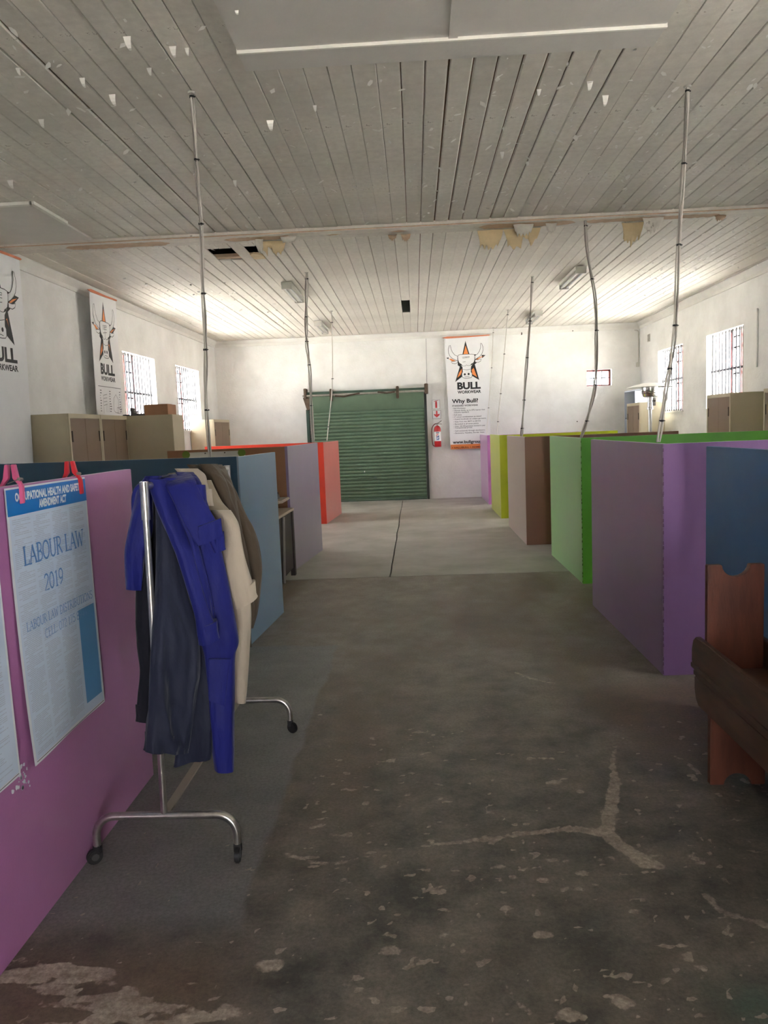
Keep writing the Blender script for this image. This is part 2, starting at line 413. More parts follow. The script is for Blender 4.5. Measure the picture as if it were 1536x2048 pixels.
# ------------------------------------------------------------------ walls
def wall_with_holes(name, label, u0, u1, z0, z1, holes, fn, m, d0=0.0, d1=WT):
    """fn(u, depth, z) -> point; holes (ua, ub, za, zb)"""
    us = sorted(set([u0, u1] + [h[0] for h in holes] + [h[1] for h in holes]))
    zs = sorted(set([z0, z1] + [h[2] for h in holes] + [h[3] for h in holes]))
    mb = MB()
    for i in range(len(us) - 1):
        for j in range(len(zs) - 1):
            uc, zc = (us[i] + us[i + 1]) / 2, (zs[j] + zs[j + 1]) / 2
            if any(h[0] < uc < h[1] and h[2] < zc < h[3] for h in holes): continue
            q0 = [fn(us[i], d0, zs[j]), fn(us[i + 1], d0, zs[j]), fn(us[i + 1], d0, zs[j + 1]), fn(us[i], d0, zs[j + 1])]
            q1 = [fn(us[i], d1, zs[j]), fn(us[i + 1], d1, zs[j]), fn(us[i + 1], d1, zs[j + 1]), fn(us[i], d1, zs[j + 1])]
            mb.hexa(q0, q1)
    o = mb.build(name, m); tag(o, label, kind='structure'); return o
ZT = 4.5
fnL = lambda u, d, z: (XL - d, u, z)
fnR = lambda u, d, z: (XR + d, u, z)
fnB = lambda u, d, z: (u, YB + d, z)
fnF = lambda u, d, z: (u, YF - d, z)
wl = wall_with_holes('wall_left', 'white plastered side wall with two barred windows and hanging banners', YF, YB + WT, -.1, ZT, [(a, b, WZ0, WZ1) for a, b in WIN_L], fnL, PLASTER)
wr = wall_with_holes('wall_right', 'white plastered side wall with two barred windows beside the patio heater', YF, YB + WT, -.1, ZT, [(a, b, WZ0, WZ1) for a, b in WIN_R] + [(ADDED_WIN[0], ADDED_WIN[1], WZ0, WZ1)], fnR, PLASTER)
wb = wall_with_holes('wall_back', 'white plastered end wall with the green roller door', XL, XR, -.1, ZT, [BWIN], fnB, PLASTER)
wall_with_holes('wall_front', 'white wall behind the camera with a doorway added for daylight', XL - WT, XR + WT, -.1, ZT, [ADDED_DOORWAY], fnF, PLASTER)
# thick plaster plinth right of the roller door, with its ledge
MB().box(.31, XR, YB - .02, YB, 0, .53).build('plinth', PLASTER, wb, bevel=.006)
MB().box(XL, -2.55, YB - .02, YB, 0, .53).build('plinth', PLASTER, wb, bevel=.006)

tag(MB().box(-3, 3.2, YF - 3.2, YF - WT, 2.75, 2.9).build('sun_block_slab', WOOD_DARK), 'unseen slab added over the doorway to block the sun', kind='structure')  # unseen canopy, added to keep direct sun out of the doorway
# ground outside, sunlit
mb = MB().box(-60, 60, -60, 80, -.5, -.12)
tag(mb.build('ground_outside', mat('pale_yard_gravel', lin((200, 197, 190)), rough=.9, var=.1, vscale=.6)), 'pale sunlit yard ground outside the building', kind='structure')

# ------------------------------------------------------------------ ceiling: every board is its own piece
ceil = MB().box(XL - WT, XR + WT, YF - WT, YB + WT, ZT, ZT + .1).build('ceiling', mat('darkened_roof_deck', lin((46, 38, 32)), rough=.9))  # deck colour darkened so the ceiling holes look unlit inside
tag(ceil, 'white painted tongue and groove board ceiling with peeling paint', kind='structure')
BW = 0.1435; random.seed(5)
HOLES = [(-2.30, -1.98, 8.97, 9.56), (-1.85, -1.70, 8.92, 9.50), (-.205, -.05, 13.12, 14.45)]
def board_mesh(y0, y1, wd, var):
    g, c = ((.0008, .004), (.0014, .005), (.0022, .006), (.0052, .008))[var]
    prof = [(-wd / 2 + g, .016), (-wd / 2 + g, c), (-wd / 2 + g + c, 0), (wd / 2 - g - c, 0), (wd / 2 - g, c), (wd / 2 - g, .016)]
    n = len(prof); mb = MB()
    vs = [(x, y0, z) for x, z in prof] + [(x, y1, z) for x, z in prof]
    mb.add(vs, [tuple(range(n)), tuple(range(2 * n - 1, n - 1, -1))] + [(i, (i + 1) % n, n + (i + 1) % n, n + i) for i in range(n)])
    me = bpy.data.meshes.new('ceiling_board'); me.from_pydata(mb.v, [], mb.f); me.materials.append(CEILP); me.update()
    return me
cache = {}
def board(xc, y0, y1):
    var = random.choice([0, 0, 1, 1, 1, 2, 2, 3]); k = (round(y0, 2), round(y1, 2), var)
    if k not in cache: cache[k] = board_mesh(y0, y1, BW, var)
    o = bpy.data.objects.new('ceiling_board', cache[k]); COL.objects.link(o); o.parent = ceil
    o.location = (xc + random.uniform(-.0018, .0018), 0, ZC + random.uniform(0, .006)); o.rotation_euler = (0, random.gauss(0, .012), 0)
    return o
x = XL + BW / 2
while x < XR + BW / 2:
    board(x, YF, 8.30)
    segs = [(8.55, YB + .02)]
    for (a, b, h0, h1) in HOLES:
        if a < x < b:
            segs = [s for (p, q) in segs for s in ((p, h0), (h1, q)) if s[1] - s[0] > .01]
    for p, q in segs: board(x, p, q)
    x += BW
# sarking above the boards (blocks light), open over the holes
us = [XL, -2.45, -1.55, -.35, .1, XR]
mb = MB(); mb.box(XL, XR, YF, 8.7, ZC + .02, ZC + .05); mb.box(XL, -2.4, 8.7, YB, ZC + .02, ZC + .05); mb.box(-1.5, -.3, 8.7, YB, ZC + .02, ZC + .05)
mb.box(.05, XR, 8.7, YB, ZC + .02, ZC + .05); mb.box(-2.4, -1.5, 9.8, YB, ZC + .02, ZC + .05); mb.box(-.3, .05, 8.7, 12.9, ZC + .02, ZC + .05); mb.box(-.3, .05, 14.7, YB, ZC + .02, ZC + .05)
mb.build('ceiling_backing', WOOD_DARK, ceil)
MB().box(-2.4, -1.5, 9.42, 9.52, ZC + .012, ZC + .05).build('joist', TAN, ceil)
MB().box(-2.4, -1.5, 8.86, 8.92, ZC + .02, ZC + .14).build('joist', WOOD_DARK, ceil)
# broken board end beside the second hole
MB().prism([(-1.875, 9.30), (-1.82, 9.24), (-1.76, 9.30), (-1.735, 9.40), (-1.735, 9.55), (-1.875, 9.55)], lambda u, v, d: (u, v, ZC + d), -.004, .012).build('broken_board', CREAM_PAPER, ceil)
# flat patch panels with cover strips
SMOOTH = mat('smooth_ceiling_sheet', lin((220, 215, 208)), rough=.6, var=.05, vscale=2.5, bump=.1, bscale=30)
MB().box(-.90, .262, 1.6, 4.50, ZC - .022, ZC - .003).build('ceiling_panel', SMOOTH, ceil)
MB().box(.298, 1.42, 1.6, 4.50, ZC - .022, ZC - .003).build('ceiling_panel', SMOOTH, ceil)
MB().box(.255, .305, 1.6, 4.48, ZC - .030, ZC - .022).build('cover_strip', SMOOTH, ceil)
MB().box(-.90, 1.42, 4.445, 4.66, ZC - .034, ZC).build('moulding', SMOOTH, ceil, bevel=.003)
MB().box(-.905, 1.425, 4.432, 4.447, ZC - .040, ZC).build('moulding_lip', mat('moulding_white', lin((246, 243, 234)), rough=.5), ceil)
MB().box(-4.4, -3.31, 6.93, 8.22, ZC - .02, ZC - .003).build('ceiling_panel', SMOOTH, ceil)
MB().box(-4.4, -3.29, 6.88, 6.93, ZC - .03, ZC - .003).build('cover_strip', mat('strip_white', lin((236, 233, 224)), rough=.5), ceil)
MB().box(-3.31, -3.27, 6.88, 7.55, ZC - .03, ZC - .003).build('cover_strip', MATS['strip_white'], ceil)
# curled paint flakes
rng = random.Random(9); mb = MB()
def flake(x, y, s):
    a = rng.uniform(0, 6.28); n = rng.randint(4, 6); lift = rng.uniform(.4, 1.2) * s
    pts = []
    for k in range(n):
        t = 2 * PI * k / n; r = s * rng.uniform(.5, 1.1)
        u, v = r * math.cos(t) * .6, r * math.sin(t)
        zz = ZC - .001 - max(0, (v / s + .7)) * lift * .5
        pts.append((x + u * math.cos(a) - v * math.sin(a), y + u * math.sin(a) + v * math.cos(a), zz))
    mb.add(pts, [tuple(range(n))])
for _ in range(420): flake(rng.uniform(-3.4, 3.2), rng.uniform(4.0, 8.2), rng.choice([.010, .014, .016, .02, .03, .036]))
for _ in range(260): flake(min(4.9, max(-.2, rng.gauss(1.4, .9))), rng.gauss(6.4, 1.1) if rng.random() < .7 else rng.uniform(4.7, 8), rng.choice([.012, .018, .024, .034]))
for _ in range(420): flake(rng.gauss(3.9, .5), rng.gauss(11.0, 1.5), rng.choice([.015, .02, .03, .04]))
for _ in range(220): flake(rng.gauss(-3.2, .5), rng.gauss(12.2, 1.2), rng.choice([.015, .02, .03, .04]))
mb.v = [(min(max(p[0], XL + .1), XR - .1), min(p[1], YB - .2), p[2]) for p in mb.v]
tag(mb.build('paint_flakes', mat('flake_white', lin((246, 243, 236)), rough=.7), ceil), kind='stuff')
# hanging individual curls near the camera
for i, (px, py) in enumerate([(374, 95), (345, 92), (255, 72), (298, 135), (165, 155), (20, 360), (36, 135), (82, 238), (225, 188), (472, 10), (470, 360), (540, 240), (630, 210), (1180, 162), (1212, 190), (1078, 178), (1005, 303)]):
    p = onfloor(px, py, ZC); s = .030 + .010 * (i % 3); mb = MB()
    R = 5
    for k in range(R):
        t = k / (R - 1); wv = s * (.5 - .35 * t) ; zz = ZC - .001 - s * 1.1 * math.sin(t * 1.5); yy = p[1] + s * (1 - math.cos(t * 1.5)) * .8
        mb.v += [(p[0] - wv, yy, zz), (p[0] + wv * (.7 + .3 * (i % 2)), yy, zz)]
        if k: mb.f.append((2 * k - 2, 2 * k - 1, 2 * k + 1, 2 * k))
    mb.build('paint_curl', MATS['flake_white'], ceil)

# beam strip where a cross wall was taken out: bare timber, torn paint skin, hanging flaps
beam = MB().box(XL, XR, 8.29, 8.57, ZC - .035, ZC + .02).build('trim_1', TAN)
tag(beam, 'ceiling strip with torn white paint hanging in cream flaps', kind='structure')
EXP = [(-3.75, -2.52, .85), (-2.02, -1.15, .75), (-.95, -.62, .4), (-.25, .06, .55), (.70, 1.80, .85), (1.80, 3.30, .72)]
rng = random.Random(3); mbF = MB(); mbB = MB(); pts = np.arange(XL, XR + .001, .03)
def cover(xx):
    e = 0
    for a, b, k in EXP:
        if a < xx < b:
            s = min((xx - a) / .12, (b - xx) / .12, 1); e = max(e, k * s)
    return e
zs = ZC - .0375
prevF = prevB = None
for xx in pts:
    e = cover(xx); jf = rng.uniform(0, .022); jb = rng.uniform(0, .03)
    yf = 8.285 + (.17 - .14 * e) + (jf if e > 0 else 0); yb = 8.575 - (.17 - .165 * e) - (jb if e > 0 else 0)
    if e == 0: yf, yb = 8.43, 8.43
    if prevF is not None:
        mbF.hexa([(prevF[0], 8.283, zs), (xx, 8.283, zs), (xx, yf, zs), (prevF[0], prevF[1], zs)], [(prevF[0], 8.283, zs + .003), (xx, 8.283, zs + .003), (xx, yf, zs + .003), (prevF[0], prevF[1], zs + .003)])
        mbB.hexa([(prevB[0], prevB[1], zs), (xx, yb, zs), (xx, 8.577, zs), (prevB[0], 8.577, zs)], [(prevB[0], prevB[1], zs + .003), (xx, yb, zs + .003), (xx, 8.577, zs + .003), (prevB[0], 8.577, zs + .003)])
    prevF = (xx, yf); prevB = (xx, yb)
mbF.build('paint_skin', CEILP, beam); mbB.build('paint_skin', CEILP, beam)
MB().box(XL, XR, 8.272, 8.30, ZC - .022, ZC + .01).build('front_lath', CEILP, beam)
def flap(x0, x1, drop, seed, m, y=8.57, tilt=.35, notch=None):
    r = random.Random(seed); n = 18; rows = 8; mb = MB()
    for j in range(rows):
        t = j / (rows - 1)
        for i in range(n):
            s = i / (n - 1)
            edge = drop * (.55 + .45 * math.sin(PI * min(1, max(0, .12 + .8 * s))) ** .8 + (r.uniform(-.16, .14) + .10 * math.sin(i * 1.7 + seed)) * (j >= rows - 2) * (1 if j == rows - 1 else .4))
            if notch and abs(s - notch) < .12: edge *= .55
            hx = x0 + (x1 - x0) * (s + (.5 - s) * .25 * t)
            mb.v.append((hx, y + tilt * edge * t * t - .02 * math.sin(t * 3) + .01 * math.sin(6 * s + seed), ZC - .036 - edge * (t - .12 * t * t)))
            if i and j: mb.f.append(((j - 1) * n + i - 1, (j - 1) * n + i, j * n + i, j * n + i - 1))
    k = len(mb.v); nf = len(mb.f)
    mb.v += [(a, b_ + .0025, c) for a, b_, c in mb.v]; mb.f += [tuple(q + k for q in reversed(f)) for f in mb.f[:nf]]
    mb.build('paint_flap', m, beam, smooth=.8)
flap(.74, 1.02, .215, 1, CREAM_PAPER); flap(1.02, 1.42, .215, 2, CREAM_PAPER, notch=.62, tilt=.3)
flap(1.10, 1.32, .12, 3, CEILP, y=8.40, tilt=.5); flap(1.44, 1.56, .10, 4, CEILP, y=8.42)
flap(2.27, 2.50, .22, 5, CREAM_PAPER); flap(2.44, 2.66, .15, 6, CEILP, y=8.40, tilt=.4); flap(2.58, 2.68, .09, 7, TAN)
flap(3.20, 3.32, .06, 8, TAN, y=8.45)
flap(-1.62, -1.32, .15, 9, CREAM_PAPER, notch=.3); flap(-1.64, -1.55, .14, 10, CEILP, y=8.46); flap(-1.36, -1.18, .08, 13, CEILP, y=8.40)
flap(-.22, -.12, .06, 11, TAN); flap(-.08, .03, .07, 12, TAN)
# cornices
COR = mat('cornice_white', lin((224, 221, 215)), rough=.65, var=.05, vscale=3, bump=.15)
prof = [(0, 0), (.02, 0), (.03, .05), (.075, .10), (.09, .12), (.09, .135), (0, .135)]
def cornice(name, label, fn, a, b):
    n = len(prof); mb = MB(); vs = [fn(a, d, ZC - .135 + z) for d, z in prof] + [fn(b, d, ZC - .135 + z) for d, z in prof]
    mb.add(vs, [tuple(range(n)), tuple(range(n, 2 * n))] + [(i, (i + 1) % n, n + (i + 1) % n, n + i) for i in range(n)])
    tag(mb.build(name, COR), label, kind='structure')
cornice('trim_2', 'white cornice along the left wall', lambda u, d, z: (XL + d, u, z), YF, YB)
cornice('trim_3', 'white cornice along the right wall', lambda u, d, z: (XR - d, u, z), YF, YB)
cornice('trim_4', 'white cornice above the roller door wall', lambda u, d, z: (u, YB - d, z), XL, XR)

# ------------------------------------------------------------------ windows
GLASS = bpy.data.materials.new('window_glass'); GLASS.use_nodes = True
_n = GLASS.node_tree.nodes; _l = GLASS.node_tree.links; _n.remove(_n['Principled BSDF'])
_t = _n.new('ShaderNodeBsdfTransparent'); _t.inputs[0].default_value = (.93, .95, .96, 1); _g = _n.new('ShaderNodeBsdfGlossy'); _g.inputs['Roughness'].default_value = .05
_m = _n.new('ShaderNodeMixShader'); _m.inputs[0].default_value = .05; _l.new(_t.outputs[0], _m.inputs[1]); _l.new(_g.outputs[0], _m.inputs[2]); _l.new(_m.outputs[0], _n['Material Output'].inputs[0])
def window(idx, fn, u0, u1, z0, z1, near_is_u0, label):
    """steel casement; fn(u, depth, z)"""
    U = lambda s: u0 + s * (u1 - u0) if near_is_u0 else u1 - s * (u1 - u0)
    def bar(mb, ua, ub, d0, d1, za, zb):
        ua, ub = min(ua, ub), max(ua, ub)
        mb.hexa([fn(ua, d0, za), fn(ub, d0, za), fn(ub, d0, zb), fn(ua, d0, zb)], [fn(ua, d1, za), fn(ub, d1, za), fn(ub, d1, zb), fn(ua, d1, zb)])
    root = thing('window_%d' % idx, fn((u0 + u1) / 2, .1, z0), label, None, kind='structure')
    mb = MB(); t = .035
    bar(mb, u0, u1, .10, .15, z0, z0 + t); bar(mb, u0, u1, .10, .15, z1 - t, z1); bar(mb, u0, u0 + t, .10, .15, z0, z1); bar(mb, u1 - t, u1, .10, .15, z0, z1)
    mb.build('window_frame', STEEL_W, root)
    mb = MB(); bar(mb, U(0), U(.02), .08, .16, z0, z1); mb.build('jamb', STEEL_R, root)
    for s, m in ((.22, STEEL_R), (.47, STEEL_R)):
        mb = MB(); bar(mb, U(s) - .020, U(s) + .020, .10, .14, z0, z1); mb.build('mullion', m, root)
    zt = 2.355
    mb = MB(); bar(mb, u0, u1, .085, .11, zt - .018, zt + .018); mb.build('cross_bar', BAR_G, root)
    for z in (z1 - .12, (z1 + zt) / 2 + .02, zt - .085, z0 + .19):
        mb = MB(); bar(mb, U(0), U(.46), .115, .135, z - .014, z + .014); mb.build('glazing_bar', BAR_G, root)
    nb = 11
    for k in range(1, nb):
        s = k / nb; u = U(s)
        mb = MB().tube([fn(u, .06, z0), fn(u, .06, z1)], .012, 6); mb.build('burglar_bar', BAR_G, root)
    for (sa, sb) in ((.02, .22), (.22, .47), (.47, 1.0)):
        for (za, zb) in ((z0, zt), (zt, z1)):
            mb = MB(); bar(mb, U(sa), U(sb), .122, .126, za, zb); mb.build('pane', GLASS, root)
    mb = MB(); bar(mb, u0 - .03, u1 + .03, -.035, .10, z0 - .03, z0); mb.build('window_sill', PLASTER, root, bevel=.005)
window(1, fnL, *WIN_L[0], WZ0, WZ1, True, 'barred steel window above the cardboard box on the left wall')
window(2, fnL, *WIN_L[1], WZ0, WZ1, True, 'barred steel window on the left wall nearest the far corner')
window(3, fnR, *WIN_R[0], WZ0, WZ1, True, 'barred steel window on the right wall above the cream cupboard')
window(4, fnR, *WIN_R[1], WZ0, WZ1, True, 'barred steel window on the right wall behind the patio heater')
window(6, fnR, *ADDED_WIN, WZ0, WZ1, True, 'barred steel window on the right wall beside the benches')  # out of view, added to light the near end
u0, u1, z0, z1 = BWIN
r6 = thing('window_5', (4.1, YB, z0), 'small high window with maroon frame in the end wall', None, kind='structure')
mb = MB(); mb.box(u0, u1, YB + .12, YB + .16, z1 - .04, z1); mb.box(u0, u1, YB + .12, YB + .16, z0, z0 + .03); mb.box(u0, u0 + .03, YB + .12, YB + .16, z0, z1); mb.box(u1 - .04, u1, YB + .12, YB + .16, z0, z1)
mb.build('window_frame', STEEL_R, r6)
for k in (.33, .66): MB().box(u0 + (u1 - u0) * k - .008, u0 + (u1 - u0) * k + .008, YB + .12, YB + .15, z0, z1).build('glazing_bar', BAR_G, r6)
MB().box(u0, u1, YB + .12, YB + .15, 2.55, 2.57).build('glazing_bar', BAR_G, r6)
MB().box(u0, u1, YB + .135, YB + .14, z0, z1).build('pane', GLASS, r6)

# ------------------------------------------------------------------ roller door
GREEN = mat('roller_green', lin((104, 126, 104)), rough=.45, var=.10, vscale=2.5, spec=.5)
DKGREEN = mat('roller_green_dark', lin((62, 84, 72)), rough=.55, var=.15, vscale=5)
RUST = mat('rusty_iron', lin((92, 76, 62)), rough=.8, var=.3, vscale=20)
GALV = mat('galvanised_pipe', lin((176, 172, 162)), rough=.4, metal=.5, var=.15, vscale=14)
DX0, DX1 = -2.36, .22
door = thing('door_1', (-1.07, YB, 0), 'green corrugated roller shutter door in the end wall', None, kind='structure')
sl = None; nsl = 26; sh = 2.05 / nsl
for k in range(nsl):
    if sl is None:
        pr = []
        for i in range(9):
            t = i / 8; pr.append((-.012 - .030 * math.sin(PI * t) ** .8, t * sh * .90))
        pr += [(-.006, sh * .93), (-.006, sh), (0, sh), (0, 0)]
        mb = MB(); n = len(pr); mb.add([(DX0, YB - .03 + d, z) for d, z in pr] + [(DX1, YB - .03 + d, z) for d, z in pr], [tuple(range(n)), tuple(range(n, 2 * n))] + [(i, (i + 1) % n, n + (i + 1) % n, n + i) for i in range(n)])
        sl = mb.build('slat', GREEN, door, smooth=.5)
    else:
        c = sl.copy(); COL.objects.link(c); c.parent = door; c.location = (0, 0, k * sh)
sl.location = (0, 0, 0)
MB().box(DX0, DX1, YB - .07, YB - .02, .0, .06).build('bottom_rail', DKGREEN, door)
mb = MB(); n = 14; R = .20
pts = [(YB - .03, 2.05)] + [(YB - .06 - .13 * math.sin(PI / 2 * i / n) , 2.05 + .36 * i / n) for i in range(n + 1)] + [(YB - .03, 2.42)]
m_ = len(pts); mb.add([(DX0, a, b) for a, b in pts] + [(DX1, a, b) for a, b in pts], [tuple(range(m_)), tuple(range(m_, 2 * m_))] + [(i, (i + 1) % m_, m_ + (i + 1) % m_, m_ + i) for i in range(m_)])
mb.build('drum_curtain', GREEN, door, smooth=.5)
MB().box(DX0 - .06, DX1 + .06, YB - .16, YB, 2.44, 2.50).build('header', DKGREEN, door)
MB().tube([(DX0 - .12, YB - .22, 2.415), (DX1 + .05, YB - .22, 2.425)], .024, 10).build('axle_pipe', GALV, door, smooth=.6)
for xx, wd in ((-1.84, .06), (-.36, .06)):
    MB().box(xx - wd / 2, xx + wd / 2, YB - .27, YB - .02, 2.28, 2.55).build('drum_ring', RUST, door, bevel=.01)
MB().box(DX1 + .02, DX1 + .10, YB - .26, YB, 2.36, 2.58).build('bracket', RUST, door, bevel=.008)
MB().box(DX0 - .09, DX0 - .03, YB - .26, YB, 2.36, 2.58).build('bracket', RUST, door, bevel=.008)
mb = MB(); mb.add([(DX0 - .12, YB - .2, 2.38), (DX0 + .02, YB - .2, 2.38), (DX0 + .02, YB - .2, 2.12), (DX0 - .04, YB - .2, 2.10), (DX0 - .12, YB, 2.38), (DX0 + .02, YB, 2.38), (DX0 + .02, YB, 2.12), (DX0 - .04, YB, 2.10)],
                  [(0, 1, 2, 3), (7, 6, 5, 4), (0, 4, 5, 1), (1, 5, 6, 2), (2, 6, 7, 3), (3, 7, 4, 0)]); mb.build('side_bracket', RUST, door)
MB().box(DX0 - .08, DX0 - .015, YB - .08, YB, 0, 2.12).build('guide_rail', DKGREEN, door, bevel=.004)
MB().box(DX1 + .005, DX1 + .06, YB - .10, YB, 0, 2.40).build('guide_rail', mat('dark_rail', lin((56, 60, 56)), rough=.6), door, bevel=.004)
mb = MB()
for k in range(46): mb.disc((DX0 + .01, YB - .085, .25 + k * .042), (0, 1, 0), .012, .008, 6)
mb.build('chain', mat('oily_chain', lin((60, 52, 44)), rough=.6), door)
MB().tube([(-1.75, YB - .24, 2.39), (-1.55, YB - .23, 2.37), (-1.4, YB - .24, 2.40), (-1.2, YB - .24, 2.43)], .018, 8).build('rope', RUST, door, smooth=.6)
MB().tube([(-.80, YB - .245, 2.44), (-.6, YB - .235, 2.41), (-.42, YB - .245, 2.43)], .020, 8).build('rope', RUST, door, smooth=.6)
mb = MB().box(-.98, -.90, YB - .09, YB - .06, .50, .555); mb.build('lock_hasp', mat('galv_lock', lin((90, 110, 98)), rough=.4, metal=.4), door, bevel=.004)
MB().tube([(-1.34, YB - .085, .523), (-.98, YB - .085, .523)], .006, 6).build('lock_bolt', DKGREEN, door)
MB().box(-1.185, -1.165, YB - .09, YB - .07, .66, .69).build('rivet', STEEL_W, door)
# ------------------------------------------------------------------ partition boards
def paint(name, rgb, rough=.36, c2=None, sheen=.6):
    return mat(name, lin(rgb), rough=rough, var=.06, vscale=2.2, bump=.03, bscale=90, spec=.6, sheen=sheen, col2=lin(c2) if c2 else None)
P_PURPLE = paint('purple_paint', (132, 97, 146), sheen=0.24); P_GREEN = paint('green_paint', (108, 194, 62), sheen=0.75); P_BROWN = paint('brown_paint', (146, 102, 78), sheen=0.85)
P_LIME = paint('lime_paint', (188, 200, 30), sheen=.35); P_MAUVE = paint('mauve_paint', (196, 120, 196)); P_BLUE = paint('blue_paint', (44, 96, 148), .55, c2=(58, 104, 148), sheen=0.0)
P_PINK = paint('pink_paint', (176, 108, 164), sheen=0.22); P_TEAL = paint('teal_blue_paint', (52, 116, 156), sheen=0.5); P_LAV = paint('lavender_paint', (134, 118, 150), sheen=0.4); P_RED = paint('red_paint', (226, 62, 36))
P_BLUE_SHADED = paint('shaded_blue_paint', (22, 66, 92)); P_TAN = paint('tan_board', (150, 104, 66), .6)  # darker blue: shade on the crosswise blue board is put into its paint
EDGE = mat('raw_board_edge', lin((128, 100, 84)), rough=.8, var=.2, vscale=30)
T = .032
def panel(name, p0, p1, h, m, label, side=1, seam=None):
    """board standing between floor points p0 and p1; thickness to the left of p0->p1 when side=1"""
    a = Vector((p0[0], p0[1], 0)); b = Vector((p1[0], p1[1], 0)); d = (b - a).normalized(); n = Vector((-d.y, d.x, 0)) * T * side
    up = Vector((0, 0, h if not isinstance(h, tuple) else h[0])); up1 = Vector((0, 0, h if not isinstance(h, tuple) else h[1]))
    mb = MB().hexa([a, b, b + n, a + n], [a + up, b + up1, b + n + up1, a + n + up])
    o = mb.build(name, m, origin=(a + b) / 2, bevel=.002)
    tag(o, label, 'partition'); 
    if seam:
        # frayed tape line where two boards meet
        r = random.Random(4); q = MB()
        for k in range(30):
            z = (h - .03) * (k + r.random()) / 30
            s = r.uniform(.001, .0045)
            q.hexa([a + Vector((-.002 - s * .3, -.003, z)), a + Vector((s, -.003, z)), a + Vector((s, .004, z)), a + Vector((-.002 - s * .3, .004, z))],
                   [a + Vector((-.002, -.003, z + .02)), a + Vector((s * .7, -.003, z + .022)), a + Vector((s * .7, .004, z + .02)), a + Vector((-.002, .004, z + .02))])
        q.build('frayed_edge', seam, o)
    return o
PN = 'partition_panel'
panel(PN, (1.50, 4.785), (1.50, 6.69), 1.447, P_PURPLE, 'purple partition board along the right of the aisle', -1)
panel(PN, (1.50, 4.75), (3.52, 4.82), 1.447, P_PURPLE, 'purple partition board facing the camera behind the blue board', 1, seam=mat('frayed_purple', lin((110, 82, 114)), rough=.8))
panel(PN, (1.61, 7.635), (1.61, 9.36), 1.445, P_GREEN, 'green partition board along the right of the aisle', -1)
panel(PN, (1.61, 7.60), (3.68, 7.70), 1.445, P_GREEN, 'bright green partition board facing the camera behind the purple one', 1, seam=mat('frayed_green', lin((70, 110, 40)), rough=.8))
panel(PN, (1.430, 10.235), (1.430, 12.16), 1.432, P_BROWN, 'taupe brown partition board along the right of the aisle', -1)
panel(PN, (1.43, 10.2), (3.45, 10.3), 1.432, P_BROWN, 'brown partition board facing the camera behind the green one', 1)
panel(PN, (1.432, 13.285), (1.432, 14.92), 1.430, P_LIME, 'lime yellow partition board along the right of the aisle', -1)
panel(PN, (1.432, 13.25), (3.45, 13.35), 1.430, P_LIME, 'olive lime partition board facing the camera behind the brown one', 1)
panel(PN, (1.45, 15.735), (1.45, 17.44), 1.405, P_MAUVE, 'mauve partition board beside the aisle near the end wall', -1)
panel(PN, (1.45, 15.70), (3.30, 15.75), 1.405, P_MAUVE, 'magenta partition board facing the camera behind the lime one', 1)
panel(PN, (1.545, 2.15), (1.545, 4.18), 1.444, P_BLUE, 'blue partition board behind the stacked wooden benches', -1)
panel(PN, (-1.315, 1.5), (-1.310, 3.49), 1.467, P_PINK, 'pink partition board carrying the labour law posters', 1)
panel(PN, (-1.318, 5.655), (-1.237, 6.757), (1.443, 1.443), P_TEAL, 'steel blue partition board along the left of the aisle behind the clothes', 1)
panel(PN, (-3.60, 6.12), (-1.318, 5.62), 1.448, P_BLUE_SHADED, 'blue partition board, colour darkened for shade, facing the camera behind the pink one', 1)
panel(PN, (-1.47, 8.80), (-1.318, 10.367), (1.455, 1.462), P_LAV, 'greyish lavender partition board on the left behind the desk', 1)
panel(PN, (-2.93, 9.0), (-1.51, 8.92), 1.452, P_TAN, 'brown partition board facing the camera behind the desk', 1)
panel(PN, (-1.60, 13.385), (-1.495, 14.97), 1.425, P_RED, 'coral red partition board along the left of the aisle', 1)
panel(PN, (-3.72, 13.50), (-1.60, 13.35), 1.428, P_RED, 'bright red partition board facing the camera behind the lavender one', 1)
# white chart board with two green corner stickers, on the tan partition
wbd = MB().box(-2.70, -1.99, 8.905, 8.93, .85, 1.425).build('chart_board', mat('chart_white', lin((214, 208, 196)), rough=.6), origin=(-2.35, 8.91, .85))
tag(wbd, 'pale chart board with green corner discs on the brown partition', 'board')
for xx in (-2.675, -2.02):
    MB().disc((xx, 8.895, 1.40), (0, 1, 0), .045, .012, 18).build('corner_disc', mat('leaf_green_disc', lin((108, 132, 40)), rough=.6), wbd)
for xx in (-2.45, -2.22): MB().disc((xx, 8.90, 1.41), (0, 1, 0), .008, .01, 8).build('pin', RUST, wbd)

